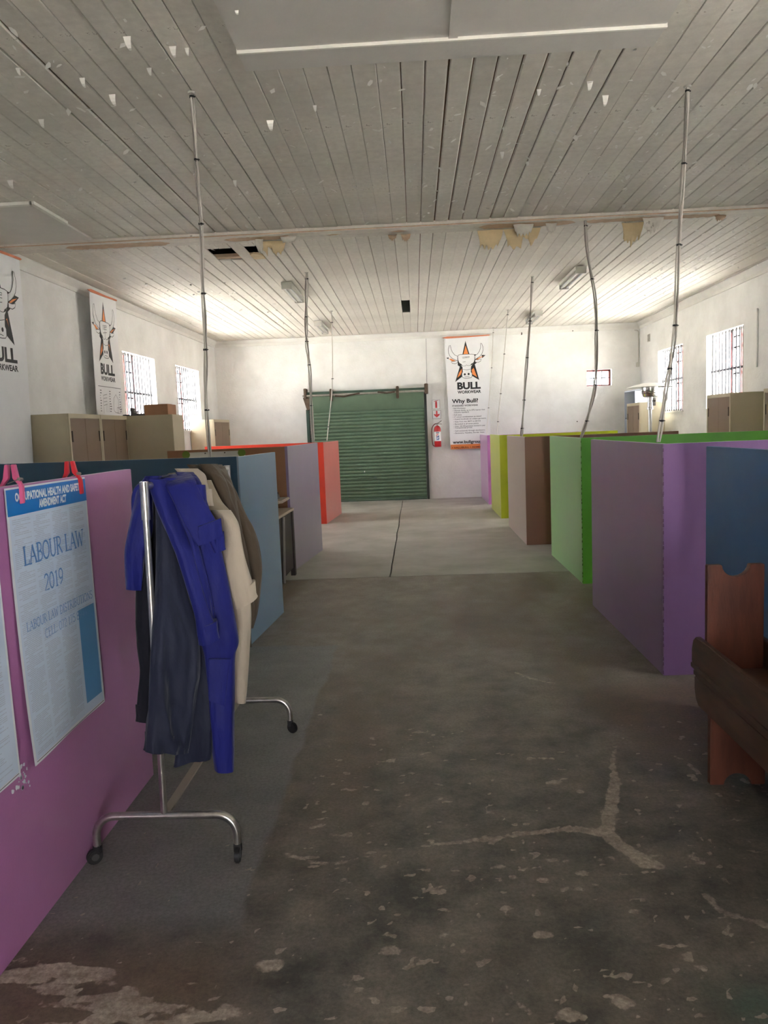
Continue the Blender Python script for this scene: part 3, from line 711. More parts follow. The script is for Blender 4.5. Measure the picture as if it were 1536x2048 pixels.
# ------------------------------------------------------------------ steel cupboards
CREAM = mat('cream_enamel', lin((199, 186, 157)), rough=.5, var=.05, vscale=2)
TAUPE = mat('taupe_enamel', lin((130, 108, 86)), rough=.5, var=.05, vscale=2)
HANDLE = mat('dark_handle', lin((72, 58, 48)), rough=.5)
def cupboard(width, depth, h, label, body=None):
    """front faces -Y, origin at back-left foot"""
    bm_ = body or CREAM
    r = thing('steel_cupboard', (0, 0, 0), label, 'cupboard', 'steel cupboards along the side walls')
    MB().box(0, width, .0, depth, 0, h).build('carcass', bm_, r, bevel=.004)
    mb = MB(); t = .035
    mb.box(0, width, -.02, 0, h - .05, h); mb.box(0, width, -.02, 0, 0, .08); mb.box(0, t, -.02, 0, .08, h - .05); mb.box(width - t, width, -.02, 0, .08, h - .05)
    mb.build('face_frame', bm_, r, bevel=.003)
    wm = width / 2
    for a, b, s in ((t + .004, wm - .002, 1), (wm + .002, width - t - .004, -1)):
        d = MB().box(a, b, -.016, .0, .085, h - .055).build('door', TAUPE, r, bevel=.002)
        hx = (a + .015 if s == 1 else b - .035)
        MB().box(hx, hx + .02, -.026, -.016, h - .33, h - .20).build('handle', HANDLE, d, bevel=.003)
    return r
c = cupboard(.895, .47, 1.93, 'beige steel cupboard on the left nearest the camera, end panel showing'); c.location = (-3.98, 8.74, 0); c.rotation_euler = (0, 0, PI / 2)
def place(src, loc, rz, label): return dup(src, loc, rz, label)
place(c, (-3.98, 9.645, 0), PI / 2, 'beige steel cupboard below the left wall bull banner')
place(c, (-3.35, 11.09, 0), PI, 'beige steel cupboard turned away, cardboard box on its top')
c2 = cupboard(1.28, .46, 1.94, 'pale grey steel cupboard in the far left corner by the window'); c2.location = (-3.99, 15.2, 0); c2.rotation_euler = (0, 0, PI / 2)
place(c, (4.535, 12.20, 0), -PI / 2, 'cream steel cupboard under the right wall window')
place(c, (4.535, 10.25, 0), -PI / 2, 'cream steel cupboard cut by the right edge of the photo')
place(c, (4.40, 16.22, 0), -PI / 2, 'cream steel cupboard behind the patio heater')
# tall blue-grey open shelving
sh_ = thing('steel_shelf', (4.62, 16.9, 0), 'tall open blue grey steel shelf in the far right corner', 'shelf')
SB = mat('blue_grey_steel', lin((96, 108, 124)), rough=.5, var=.08); SWH = mat('pale_blue_steel', lin((214, 220, 232)), rough=.5)
mb = MB(); mb.box(4.62, 5.0, 16.47, 16.49, 0, 2.22); mb.build('side_panel', SWH, sh_)
MB().box(4.62, 5.0, 17.28, 17.30, 0, 2.22).build('side_panel', SWH, sh_); MB().box(4.62, 5.0, 16.47, 17.30, 2.20, 2.225).build('top_panel', SWH, sh_)
MB().box(4.98, 5.0, 16.49, 17.28, 0, 2.2).build('back_panel', SB, sh_)
for z in (.1, .62, 1.12, 1.62): MB().box(4.63, 4.98, 16.49, 17.28, z, z + .03).build('shelf_board', SB, sh_)

# things on the turned cupboard
KRAFT = mat('kraft_cardboard', lin((176, 130, 98)), rough=.8, var=.07, vscale=8)
cb = thing('cardboard_box', (-3.585, 10.85, 1.93), 'flat brown cardboard box on top of the turned cupboard', 'box')
MB().box(-3.75, -3.42, 10.66, 11.04, 1.93, 2.075).build('carton', KRAFT, cb, bevel=.004)
MB().box(-3.75, -3.42, 10.835, 10.865, 2.074, 2.078).build('tape', mat('packing_tape', lin((196, 160, 120)), rough=.3), cb)
MB().box(-3.753, -3.417, 10.655, 10.845, 2.0755, 2.0775).build('lid_flap', KRAFT, cb)
tp = thing('tape_dispenser', (-3.88, 10.85, 1.93), 'small grey curved dispenser beside the cardboard box', 'dispenser')
pr = [(-4.00, 1.93), (-3.77, 1.93), (-3.77, 1.965), (-3.90, 1.96), (-3.935, 1.98), (-3.955, 2.04), (-3.985, 2.055), (-4.0, 2.03), (-3.99, 1.97)]
MB().prism(pr, lambda u, v, d: (u, 10.78 + d, v), 0, .07).build('body', mat('dark_grey_plastic', lin((92, 88, 86)), rough=.5), tp, bevel=.004)
MB().tube([(-3.93, 10.775, 1.99), (-3.93, 10.855, 1.99)], .018, 14).build('spool', mat('grey_plastic', lin((150, 146, 142)), rough=.5), tp)
hp = MB().lathe([(0, 0), (.05, 0), (.055, .012), (.045, .025), (0, .028)], (-4.06, 10.8, 1.93), 20).build('lid', mat('black_plastic', lin((36, 34, 34)), rough=.4), origin=(-4.06, 10.8, 1.93), smooth=.7)
tag(hp, 'small black round lid lying on the cupboard top', 'lid')

# ------------------------------------------------------------------ patio heater
CHROME = mat('brushed_chrome', lin((206, 204, 202)), rough=.22, metal=.95, var=.05, vscale=20)
WENAMEL = mat('white_reflector', lin((232, 230, 226)), rough=.35, metal=.3)
HX, HY = 3.95, 13.2
ht = thing('patio_heater', (HX, HY, 0), 'chrome patio heater with wide flat hood by the right windows', 'heater')
MB().lathe([(0, 2.205), (.10, 2.20), (.24, 2.175), (.37, 2.135), (.372, 2.128), (.24, 2.166), (.10, 2.19), (0, 2.195)], (HX, HY, 0), 40).build('hood', WENAMEL, ht, smooth=.6)
MB().lathe([(0, 2.19), (.135, 2.19), (.14, 2.15), (.135, 2.04), (.12, 1.98), (.10, 1.965), (0, 1.965)], (HX, HY, 0), 32).build('burner_head', CHROME, ht, smooth=.5)
mb = MB()
for z in (2.03, 2.06): mb.lathe([(.133, z - .006), (.142, z), (.133, z + .006)], (HX, HY, 0), 32)
mb.build('burner_band', mat('dark_chrome', lin((120, 112, 104)), rough=.3, metal=.8), ht, smooth=.6)
MB().lathe([(0, 1.967), (.045, 1.967), (.045, 1.80), (.052, 1.79), (.052, 1.76), (0, 1.75)], (HX, HY, 0), 24).build('control_sleeve', CHROME, ht, smooth=.5)
MB().box(HX + .045, HX + .085, HY - .03, HY + .03, 1.82, 1.95).build('control_box', CHROME, ht, bevel=.005)
MB().tube([(HX + .065, HY - .03, 1.90), (HX + .065, HY - .05, 1.90)], .014, 14).build('knob', HANDLE, ht)
MB().tube([(HX, HY, .75), (HX, HY, 1.77)], .030, 20).build('post', CHROME, ht, smooth=.6)
MB().lathe([(0, .78), (.10, .78), (.21, .70), (.22, .68), (.22, .06), (.26, .03), (.26, 0), (0, 0)], (HX, HY, 0), 32).build('gas_cover', CHROME, ht, smooth=.5)

# ------------------------------------------------------------------ fluorescent fittings
LWHITE = mat('fitting_enamel', lin((200, 197, 188)), rough=.5, var=.04); TUBEW = mat('unlit_tube', lin((236, 236, 232)), rough=.25)
def fitting(label):
    r = thing('fluorescent_light', (0, 0, ZC), label, 'light', 'fluorescent ceiling lights')
    MB().box(-.075, .075, 0, 1.24, ZC - .045, ZC).build('housing', LWHITE, r, bevel=.004)
    for y in (.0, 1.205): MB().box(-.07, .07, y, y + .035, ZC - .10, ZC - .045).build('end_holder', LWHITE, r, bevel=.004)
    for x in (-.04, .04): MB().tube([(x, .03, ZC - .078), (x, 1.21, ZC - .078)], .014, 12).build('tube', TUBEW, r, smooth=.6)
    MB().hexa([(-.025, .035, ZC - .075), (.025, .035, ZC - .075), (.025, 1.205, ZC - .075), (-.025, 1.205, ZC - .075)], [(-.03, .035, ZC - .045), (.03, .035, ZC - .045), (.03, 1.205, ZC - .045), (-.03, 1.205, ZC - .045)]).build('spine', LWHITE, r)
    return r
l0 = fitting('unlit twin tube light on the left, nearest the camera'); l0.location = (-1.73, 11.0, ZC - .006)
dup(l0, (-1.78, 14.9, ZC - .006), 0, 'unlit twin tube light on the left, farther back near the end wall')
dup(l0, (2.34, 10.9, ZC - .006), 0, 'unlit twin tube light on the right, nearest the camera')
dup(l0, (2.40, 14.9, ZC - .006), 0, 'unlit twin tube light on the right, farther back near the end wall')

# ------------------------------------------------------------------ hanging cables
CABLE = mat('grey_white_flex', lin((206, 200, 190)), rough=.5); CABLE_D = mat('dark_grey_flex', lin((150, 142, 134)), rough=.5); TIE = mat('black_tie', lin((24, 22, 22)), rough=.5)
def cable(pts, Y0, Y1, rad, strands, label, ties=5, nomerge=.006, end=None):
    n = len(pts); P = []
    for i, (px, py) in enumerate(pts):
        t = (pts[i][1] - pts[0][1]) / (pts[-1][1] - pts[0][1]); P.append(at(px, py, Y0 + (Y1 - Y0) * t))
    P[0].z = ZC - .002
    S = [Vector(p) for p in catmull([tuple(p) for p in P], 40)]
    r = thing('hanging_cable', P[-1], label, 'cable', 'cables hanging from the ceiling to the partitions')
    for s in range(strands):
        ph = s * 2 * PI / max(1, strands); q = []
        for i, p in enumerate(S):
            a = ph + i * .16; k = nomerge * (1 + .9 * abs(math.sin(i / 40 * PI * ties))) if strands > 1 else 0
            q.append(p + Vector((math.cos(a) * k, math.sin(a) * k, 0)))
        MB().tube(q, rad, 7).build('flex', CABLE if s % 2 == 0 else CABLE_D, r, smooth=.9)
    for k in range(ties):
        p = S[min(39, int(40 * (k + .25) / ties))]
        w_ = rad + nomerge * 1.15 if strands > 1 else rad * 1.8
        MB().lathe([(w_, -.006), (w_ + .003, -.006), (w_ + .003, .006), (w_, .006)], p, 10).build('cable_tie', TIE, r)
        MB().box(p.x + w_, p.x + w_ + .009, p.y - .003, p.y + .003, p.z - .003, p.z + .003).build('tie_tail', TIE, r)
    MB().lathe([(0, -.01), (.022, -.01), (.026, 0), (0, 0)], (P[0].x, P[0].y, ZC), 12).build('ceiling_rose', LWHITE, r)
    return r
cable([(383, 187), (388, 250), (395, 358), (401, 440), (405, 560), (409, 640), (411, 720), (412, 800), (420, 914)], 4.96, 5.66, .0055, 3, 'thick cable dropping to the darkened blue board behind the clothes rack', 6)
cable([(1375, 174), (1373, 245), (1364, 375), (1358, 480), (1352, 625), (1346, 690), (1337, 755), (1325, 830), (1316, 884)], 5.30, 4.86, .0060, 3, 'thick cable at the right dropping to the purple board', 6)
cable([(613, 547), (613, 600), (612, 660), (614, 690), (618, 730), (622, 790), (626, 884)], 10.48, 10.30, .008, 3, 'cable dropping to the lavender board', 5, .010)
cable([(663, 624), (665, 715), (664, 780), (657, 850), (654, 882)], 13.85, 13.42, .009, 1, 'thin pale cable dropping to the red board', 3)
cable([(1065, 555), (1060, 640), (1053, 730), (1046, 830), (1043, 872)], 11.53, 10.30, .009, 2, 'cable dropping to the brown board', 5, .007)
cable([(1016, 622), (1010, 690), (1003, 770), (997, 830), (994, 868)], 14.7, 13.36, .007, 1, 'thin dark cable dropping to the lime board', 4)
cable([(987, 664), (984, 720), (979, 790), (973, 868)], 17.2, 15.85, .006, 1, 'thinnest cable, dropping past the end wall banner to the mauve board', 3)
cable([(1170, 434), (1176, 510), (1190, 600), (1193, 680), (1190, 770), (1177, 830), (1162, 874)], 8.40, 7.64, .007, 3, 'curving cable dropping from the torn ceiling strip to the green board', 5, .007)

# ------------------------------------------------------------------ banners with the bull logo
VINYL = mat('white_vinyl', lin((232, 231, 232)), rough=.45, var=.02); BLACK = mat('print_black', lin((28, 26, 30)), rough=.5); ORANGE = mat('print_orange', lin((236, 140, 72)), rough=.5); GREYP = mat('print_grey', lin((92, 90, 94)), rough=.6)
def zuv(x, y):
    """logo traced on the end-wall banner -> unit banner coordinates (u across, v down, both in widths)"""
    xl = 240 + (y - 205) * .0262; return ((x - xl) / 675, (y - (205 - (x - 240) * .044)) / 675)
STAR = [(563, 250), (622, 447), (872, 466), (705, 605), (772, 842), (580, 735), (392, 874), (470, 640), (262, 508), (514, 457)]
HORN_L = [(438, 482), (395, 465), (358, 420), (340, 370), (330, 318), (314, 322), (296, 380), (298, 430), (318, 480), (350, 512), (395, 535), (437, 545)]
HORN_R = [(708, 472), (748, 448), (778, 405), (796, 350), (795, 284), (812, 288), (832, 345), (834, 390), (818, 440), (790, 478), (750, 508), (710, 528)]
EAR_L = [(335, 566), (400, 556), (436, 548), (438, 578), (400, 596), (352, 590)]
EAR_R = [(710, 535), (760, 536), (808, 524), (796, 556), (760, 575), (712, 572)]
HEAD = [(440, 490), (448, 468), (480, 456), (560, 452), (660, 450), (695, 456), (706, 480), (704, 530), (690, 575), (668, 612), (648, 640), (645, 722), (660, 740), (662, 785), (645, 808), (600, 815), (540, 817), (508, 802), (498, 770), (500, 742), (512, 722), (508, 645), (480, 620), (455, 575), (442, 530)]
def inset(poly, k):
    cx = sum(p[0] for p in poly) / len(poly); cy = sum(p[1] for p in poly) / len(poly)
    return [(cx + (p[0] - cx) * k, cy + (p[1] - cy) * k) for p in poly]
def banner(name, fn, W, Hb, label, lower):
    """fn(a, z_down, d): a metres across, z_down metres from top, d off the cloth"""
    r = thing(name, fn(W / 2, Hb, 0), label, 'banner', 'bull workwear banners')
    n, m_ = 18, 30; mb = MB()
    for j in range(m_ + 1):
        for i in range(n + 1): mb.v.append(fn(W * i / n, Hb * j / m_, 0))
    for j in range(m_):
        for i in range(n): mb.f.append((j * (n + 1) + i, j * (n + 1) + i + 1, (j + 1) * (n + 1) + i + 1, (j + 1) * (n + 1) + i))
    k = len(mb.v); nf = len(mb.f)
    for j in range(m_ + 1):
        for i in range(n + 1): mb.v.append(fn(W * i / n, Hb * j / m_, -.003))
    mb.f += [tuple(q + k for q in reversed(f)) for f in mb.f[:nf]]
    mb.build('cloth', VINYL, r, smooth=.8)
    g = lambda u, v, d: fn(u * W, v * W, d)
    def poly(pts, m, nm, d):
        q = MB(); pts = [zuv(*p) for p in pts]; q.add([g(u, v, d) for u, v in pts], [tuple(range(len(pts)))]); return q
    q = poly(STAR, BLACK, 's', .0015); q.build('star', BLACK, r)
    tri = [[(566, 320), (608, 452), (528, 455)], [(780, 497), (845, 478), (755, 530), (722, 533)], [(686, 655), (740, 800), (665, 755), (655, 690)], [(498, 672), (500, 750), (425, 812), (455, 735)], [(300, 522), (340, 522), (410, 552), (350, 562)]]
    for t_ in tri:
        q = MB(); pts = [zuv(*p) for p in t_]; q.add([g(u, v, .003) for u, v in pts], [tuple(range(len(pts)))]); q.build('star_fill', ORANGE, r)
    q = MB(); ol = MB()
    for k, P in enumerate((HORN_L, HORN_R, EAR_L, EAR_R, HEAD)):
        pts = [zuv(*p) for p in P]; dd = .0045 + .001 * k
        q.add([g(u, v, dd) for u, v in pts], [tuple(range(len(pts)))]); stroke(ol, pts, .0085, g, dd + .0025, True)
    Z = lambda *P: [zuv(*p) for p in P]
    for L_ in (Z((510, 497), (620, 485)), Z((515, 530), (622, 522)), Z((515, 572), (620, 552)), Z((570, 492), (573, 615)), Z((620, 485), (620, 500), (515, 512)), Z((455, 575), (520, 632), (560, 628), (574, 612), (592, 624), (630, 622), (688, 575)), Z((520, 680), (575, 690), (640, 675)), Z((540, 797), (580, 790), (618, 795))):
        stroke(ol, L_, .007, g, .011)
    for cx, cy in ((546, 757), (606, 752)):
        pts = [zuv(cx + 16 * math.cos(a), cy + 17 * math.sin(a)) for a in np.linspace(0, 2 * PI, 12, endpoint=False)]; ol.add([g(u, v, .0112) for u, v in pts], [tuple(range(12))])
    for P in (((468, 585), (500, 605), (505, 628), (480, 618)), ((680, 580), (645, 600), (640, 622), (668, 606))):
        pts = [zuv(*p) for p in P]; ol.add([g(u, v, .0112) for u, v in pts], [(0, 1, 2, 3)])
    q.build('bull_head', VINYL, r); ol.build('bull_outline', BLACK, r)
    def txt(s, x, y, x1, cap, m=BLACK, bold=.03, name='lettering', dmm=.0015):
        """cap height in traced px, spans x..x1"""
        vs, fs = text2d(s, 1.0, bold); wd = max(v[0] for v in vs) - min(v[0] for v in vs); mn = min(v[0] for v in vs)
        u0, v0 = zuv(x, y); u1, _ = zuv(x1, y - (x1 - x) * .044); sx = (u1 - u0) / wd; sy = cap / 675 / .70
        q = MB(); q.add([g(u0 + (a - mn) * sx, v0 - b * sy, dmm) for a, b in vs], fs); q.build(name, m, r)
    txt('BULL', 424, 985, 796, 100, bold=.045); txt('WORKWEAR', 426, 1052, 800, 42, bold=.035)
    if lower == 'why':
        txt('Why Bull?', 330, 1200, 752, 58, bold=.03)
        txt('STANDARD WORKWEAR', 332, 1255, 750, 24, GREYP, .03)
        lines = [('Bull Workwear', 355, 1292, 550), ('Ultimate family, up to 27% heavier than', 355, 1325, 862), ('industry standard', 357, 1354, 600), ('Full sizes', 357, 1392, 482),
                 ('17 colour combinations as stated', 357, 1424, 800), ('4 pack hundreds on unique garments', 365, 1458, 880), ('Sizes from size 28/77 to 60/152', 367, 1497, 790), ('Bartacked at all stress points', 368, 1533, 756),
                 ('Over 100 000 garments stocked in year', 368, 1568, 868), ('Competitively priced', 368, 1592, 648), ('Sold exclusively through distributors', 368, 1640, 860), ('Botswana, Namibia, Border Gate', 370, 1674, 850)]
        for s, a, b, c_ in lines: txt(s, a, b, c_, 20, GREYP, .012)
        q = MB()
        for _, a, b, c_ in lines:
            if _ == 'industry standard': continue
            pts = [zuv(a - 18 + 4 * math.cos(t), b - 8 + 4 * math.sin(t)) for t in np.linspace(0, 2 * PI, 6, endpoint=False)]; q.add([g(u, v, .0015) for u, v in pts], [tuple(range(6))])
        q.build('bullets', GREYP, r)
        txt('www.bullgroup.co.za', 322, 1828, 990, 44, bold=.03)
        q = MB(); pts = [(0.0, (Hb - .105) / W), (1.0, (Hb - .105) / W), (1.0, Hb / W), (0.0, Hb / W)]
        for i in range(18):
            u0, u1 = i / 18, (i + 1) / 18; q.add([g(u0, pts[0][1], .002), g(u1, pts[0][1], .002), g(u1, pts[2][1], .002), g(u0, pts[2][1], .002)], [(0, 1, 2, 3)])
        q.build('orange_band', ORANGE, r)
        txt('\u2022 VALUBULL \u2022 ADMIRAL \u2022', 305, 1905, 900, 26, mat('print_brown', lin((120, 56, 22)), rough=.6), .02, dmm=.004)
    elif lower == 'chart':
        q = MB(); v0 = 1.36
        stroke(q, [(.10, v0), (.97, v0), (.97, 1.76)], .008, g, .0015); stroke(q, [(.30, v0 + .13), (.30, 1.76)], .006, g, .0015)
        for k in range(4): stroke(q, [(.30, v0 + .13 + .05 * k), (.46, v0 + .11 + .05 * k)], .006, g, .0015)
        stroke(q, [(.70, v0 + .16), (.78, v0 + .10), (.86, v0 + .18), (.84, v0 + .38), (.74, v0 + .38), (.68, v0 + .34)], .007, g, .0015, True)
        stroke(q, [(.80, v0 + .30), (.92, v0 + .30), (.92, v0 + .39), (.80, v0 + .39)], .007, g, .0015, True); stroke(q, [(.84, v0 + .30), (.96, v0 + .36)], .006, g, .0015)
        for k in range(3): stroke(q, [(.40 + .06 * k, v0 + .22), (.42 + .05 * k, 1.74)], .005, g, .0015)
        rr = random.Random(2)
        for uu in (.16, .55, .90):
            for k in range(9): stroke(q, [(uu, v0 + .06 + k * .038), (uu + rr.uniform(.02, .07), v0 + .06 + k * .038)], .012, g, .0015)
        q.build('size_chart', GREYP, r)
    # orange hanging strip at the top
    mb = MB(); pts = [(-.06, .0), (.06, -.025), (.6, -.02), (1.0, -.03), (1.05, -.022), (1.02, -.005), (.55, .01), (.05, .02)]
    mb.prism(pts, lambda u, v, d: fn(u * W, v * W, d), -.004, .006); mb.build('orange_strip', mat('orange_tape', lin((214, 128, 92)), rough=.6), r)
    return r
def fn_back(a, zd, d):
    x = .715 + a + .03 * zd * (1 - a); wv = .012 * math.sin(a * 9 + zd * .8) * min(1, zd * .6)
    return (x, YB - .12 + .035 * min(zd, 1.5) - d - wv - .02 * max(0, (a - .93)) * zd * 10, 3.565 + .0 * a - zd)
banner('hanging_banner', fn_back, .97, 2.465, 'tall bull workwear banner on the end wall right of the roller door', 'why')
def fn_left(y0):
    def f(a, zd, d):
        return (XL + .16 - .02 * zd + d + .010 * math.sin(a * 7 + zd) * min(1, zd), y0 + a + .0 * zd, 3.62 - zd)
    return f
banner('hanging_banner', fn_left(10.42), .93, 1.66, 'bull workwear banner with size chart hanging on the left wall', 'chart')
banner('hanging_banner', fn_left(7.62), .97, 2.4, 'bull banner on the left wall cut by the photo edge', 'none')

# ------------------------------------------------------------------ signs, extinguisher, fittings on the end wall
WSIGN = mat('sign_white', lin((236, 234, 234)), rough=.4); REDP = mat('signal_red', lin((200, 44, 48)), rough=.35); FRAMEG = mat('sign_frame', lin((150, 140, 138)), rough=.5)
def sign(x0, x1, z0, z1, label, shapes):
    r = thing('fire_sign', ((x0 + x1) / 2, YB, z0), label, 'sign')
    MB().box(x0, x1, YB - .012, YB - .002, z0, z1).build('plate', WSIGN, r)
    mb = MB(); t = .007
    mb.box(x0, x1, YB - .015, YB - .002, z1 - t, z1); mb.box(x0, x1, YB - .015, YB - .002, z0, z0 + t); mb.box(x0, x0 + t, YB - .015, YB - .002, z0, z1); mb.box(x1 - t, x1, YB - .015, YB - .002, z0, z1)
    mb.build('border', FRAMEG, r)
    mb = MB()
    for P in shapes: mb.prism([(x0 + u * (x1 - x0), z0 + v * (z1 - z0)) for u, v in P], lambda u, v, d: (u, YB - .012 - d, v), 0, .002)
    mb.build('symbol', REDP, r)
sign(.402, .578, 2.015, 2.222, 'square sign with red fire extinguisher symbol', [[(.40, .12), (.64, .12), (.64, .72), (.58, .80), (.46, .80), (.40, .72)], [(.46, .80), (.58, .80), (.58, .86), (.46, .86)], [(.25, .80), (.50, .86), (.80, .86), (.80, .90), (.48, .91), (.22, .84)]])
sign(.405, .592, 1.80, 1.99, 'square sign with red arrow pointing down to the extinguisher', [[(.42, .92), (.60, .92), (.60, .50), (.84, .58), (.84, .42), (.51, .14), (.18, .42), (.18, .58), (.42, .50)]])
ex = thing('fire_extinguisher', (.50, YB - .10, 1.17), 'red fire extinguisher hanging on the end wall beside the banner', 'extinguisher')
EX, EY = .50, YB - .10
MB().lathe([(0, 1.17), (.070, 1.17), (.076, 1.18), (.076, 1.56), (.068, 1.60), (.045, 1.63), (.025, 1.645), (0, 1.645)], (EX, EY, 0), 28).build('cylinder', REDP, ex, smooth=.6)
MB().lathe([(.0775, 1.30), (.0775, 1.51)], (EX, EY, 0), 28).build('label_wrap', WSIGN, ex, smooth=.6)
mb = MB()
for (z, hgt, wd, off) in ((1.485, .02, .075, 0),): mb.box(EX - .035, EX + .035, EY - .081, EY - .0785, z - .01, z + .01)
mb.build('label_heading', mat('print_steel', lin((108, 112, 130)), rough=.5), ex)
BL = mat('print_blue', lin((58, 92, 160)), rough=.5); mb = MB()
for (a, b, z0, z1) in ((-.03, .03, 1.39, 1.405), (-.035, .0, 1.36, 1.38), (.01, .035, 1.35, 1.38), (-.03, .03, 1.325, 1.345), (.005, .035, 1.40, 1.42)): mb.box(EX + a, EX + b, EY - .081, EY - .0785, z0, z1)
mb.build('label_text', BL, ex)
mb = MB(); mb.box(EX - .035, EX + .02, EY - .081, EY - .0785, 1.445, 1.462); mb.box(EX - .035, EX - .005, EY - .081, EY - .0785, 1.41, 1.43); mb.build('label_warning', REDP, ex)
MB().tube([(EX, EY, 1.64), (EX, EY, 1.70)], .018, 12).build('valve', GALV, ex)
MB().tube([(EX - .01, EY - .01, 1.69), (EX + .05, EY - .02, 1.715), (EX + .10, EY - .02, 1.75)], .007, 8).build('lever', HANDLE, ex, smooth=.8)
MB().tube([(EX, EY - .01, 1.68), (EX + .06, EY - .02, 1.68), (EX + .10, EY - .02, 1.675)], .007, 8).build('carry_handle', HANDLE, ex, smooth=.8)
hs = catmull([(EX - .01, EY, 1.69), (EX - .07, EY - .02, 1.67), (EX - .12, EY - .02, 1.58), (EX - .125, EY - .02, 1.40), (EX - .11, EY - .02, 1.22), (EX - .07, EY - .06, 1.19)], 24)
MB().tube([tuple(p) for p in hs], .010, 8).build('hose', mat('dark_red_hose', lin((110, 44, 46)), rough=.5), ex, smooth=.8)
MB().box(EX - .06, EX + .06, EY + .06, YB - .0, 1.45, 1.62).build('wall_bracket', GALV, ex)
# conduit, air vent, surface pipes
cd_ = thing('wall_conduit', (4.98, YB - .02, 2.6), 'thin white conduit with a small box in the far right corner', 'conduit')
MB().tube([tuple(p) for p in catmull([(4.90, YB - .02, 3.56), (4.97, YB - .02, 3.54), (4.985, YB - .02, 3.46), (4.985, YB - .02, 2.84)], 16)], .012, 8).build('pipe', LWHITE, cd_, smooth=.8)
MB().box(4.93, 5.0, YB - .05, YB, 2.76, 2.86).build('junction_box', LWHITE, cd_, bevel=.005)
vt = thing('air_vent', (XR, 16.83, 3.24), 'small slotted air vent high on the right wall', 'vent')
MB().box(XR - .012, XR, 16.75, 16.91, 3.23, 3.39).build('vent_frame', LWHITE, vt, bevel=.003)
for k in range(5): MB().box(XR - .016, XR - .011, 16.77, 16.89, 3.248 + k * .029, 3.260 + k * .029).build('vent_slot', HANDLE, vt)
tag(MB().tube([(XR - .015, 11.6, 3.13), (XR - .015, 11.6, 2.29)], .014, 8).build('surface_pipe', PLASTER, origin=(XR - .015, 11.6, 2.29)), 'short painted pipe on the right wall near the photo edge', 'pipe')
pl = thing('wall_pipe', (.30, YB - .02, 2.5), 'thin vertical wire above the right end of the roller door', 'wire')
MB().tube([(.30, YB - .012, 2.52), (.315, YB - .012, 3.58)], .004, 6).build('wire', BAR_G, pl)
for i, (px, py) in enumerate([(1043, 669), (1154, 843), (1145, 662)]):  # second entry is a dark stub in place of a wall hole
    p = at(px, py, YB); tag(MB().tube([(p.x, YB + .002, p.z), (p.x, YB - .03, p.z), (p.x, YB - .035, p.z + .04 if i == 0 else p.z)], .012, 8).build('wall_hook', HANDLE, origin=(p.x, YB, p.z)), ['small dark hook under the end wall cornice', 'small dark stub standing in for a hole in the end wall below the little window', 'small dark stub under the cornice right of the end wall hook'][i], 'hook')

# ------------------------------------------------------------------ desk in the left cubicle
DESKT = mat('pale_laminate', lin((196, 180, 160)), rough=.4, var=.06, vscale=4); DARKW = mat('dark_stained_frame', lin((50, 36, 32)), rough=.6, var=.15, vscale=8); EDGEG = mat('grey_edging', lin((150, 142, 136)), rough=.5)
dk = thing('office_desk', (-2.1, 8.2, 0), 'desk with pale top and raised shelf in the left cubicle', 'desk')
MB().prism([(-2.9, 7.55), (-1.46, 7.55), (-1.42, 7.60), (-1.40, 8.62), (-1.43, 8.66), (-2.9, 8.66)], lambda u, v, d: (u, v, .735 + d), 0, .028).build('desk_top', DESKT, dk, bevel=.004)
MB().prism([(-2.9, 8.10), (-1.48, 8.10), (-1.44, 8.16), (-1.44, 8.62), (-2.9, 8.62)], lambda u, v, d: (u, v, .86 + d), 0, .03).build('raised_shelf', DESKT, dk, bevel=.01)
for x in (-2.7, -1.56): MB().box(x - .03, x + .03, 8.18, 8.24, .763, .86).build('shelf_block', WSIGN, dk)
MB().box(-1.46, -1.41, 7.58, 7.66, 0, .735).build('leg', DARKW, dk); MB().box(-1.46, -1.41, 8.55, 8.63, 0, .735).build('leg', DARKW, dk)
MB().box(-2.88, -2.83, 7.58, 7.66, 0, .735).build('leg', DARKW, dk); MB().box(-2.88, -2.83, 8.55, 8.63, 0, .735).build('leg', DARKW, dk)
MB().box(-1.45, -1.42, 7.72, 8.50, .10, .735).build('side_board', DARKW, dk); MB().box(-2.83, -1.46, 8.58, 8.60, .25, .735).build('modesty_board', DARKW, dk)
MB().tube([(-1.405, 7.95, .735), (-1.405, 7.80, .06)], .014, 8).build('brace', EDGEG, dk)
st = thing('telephone', (-1.62, 8.35, .89), 'small black desk telephone on the raised desk shelf', 'telephone')
MB().hexa([(-1.75, 8.25, .89), (-1.52, 8.25, .89), (-1.52, 8.45, .89), (-1.75, 8.45, .89)], [(-1.74, 8.27, .92), (-1.53, 8.27, .92), (-1.53, 8.44, .95), (-1.74, 8.44, .95)]).build('base', MATS['black_plastic'], st, bevel=.006)
MB().tube([tuple(p) for p in catmull([(-1.73, 8.30, .955), (-1.72, 8.33, .975), (-1.64, 8.35, .985), (-1.56, 8.35, .975), (-1.53, 8.33, .955)], 14)], .018, 10).build('handset', MATS['black_plastic'], st, smooth=.8)
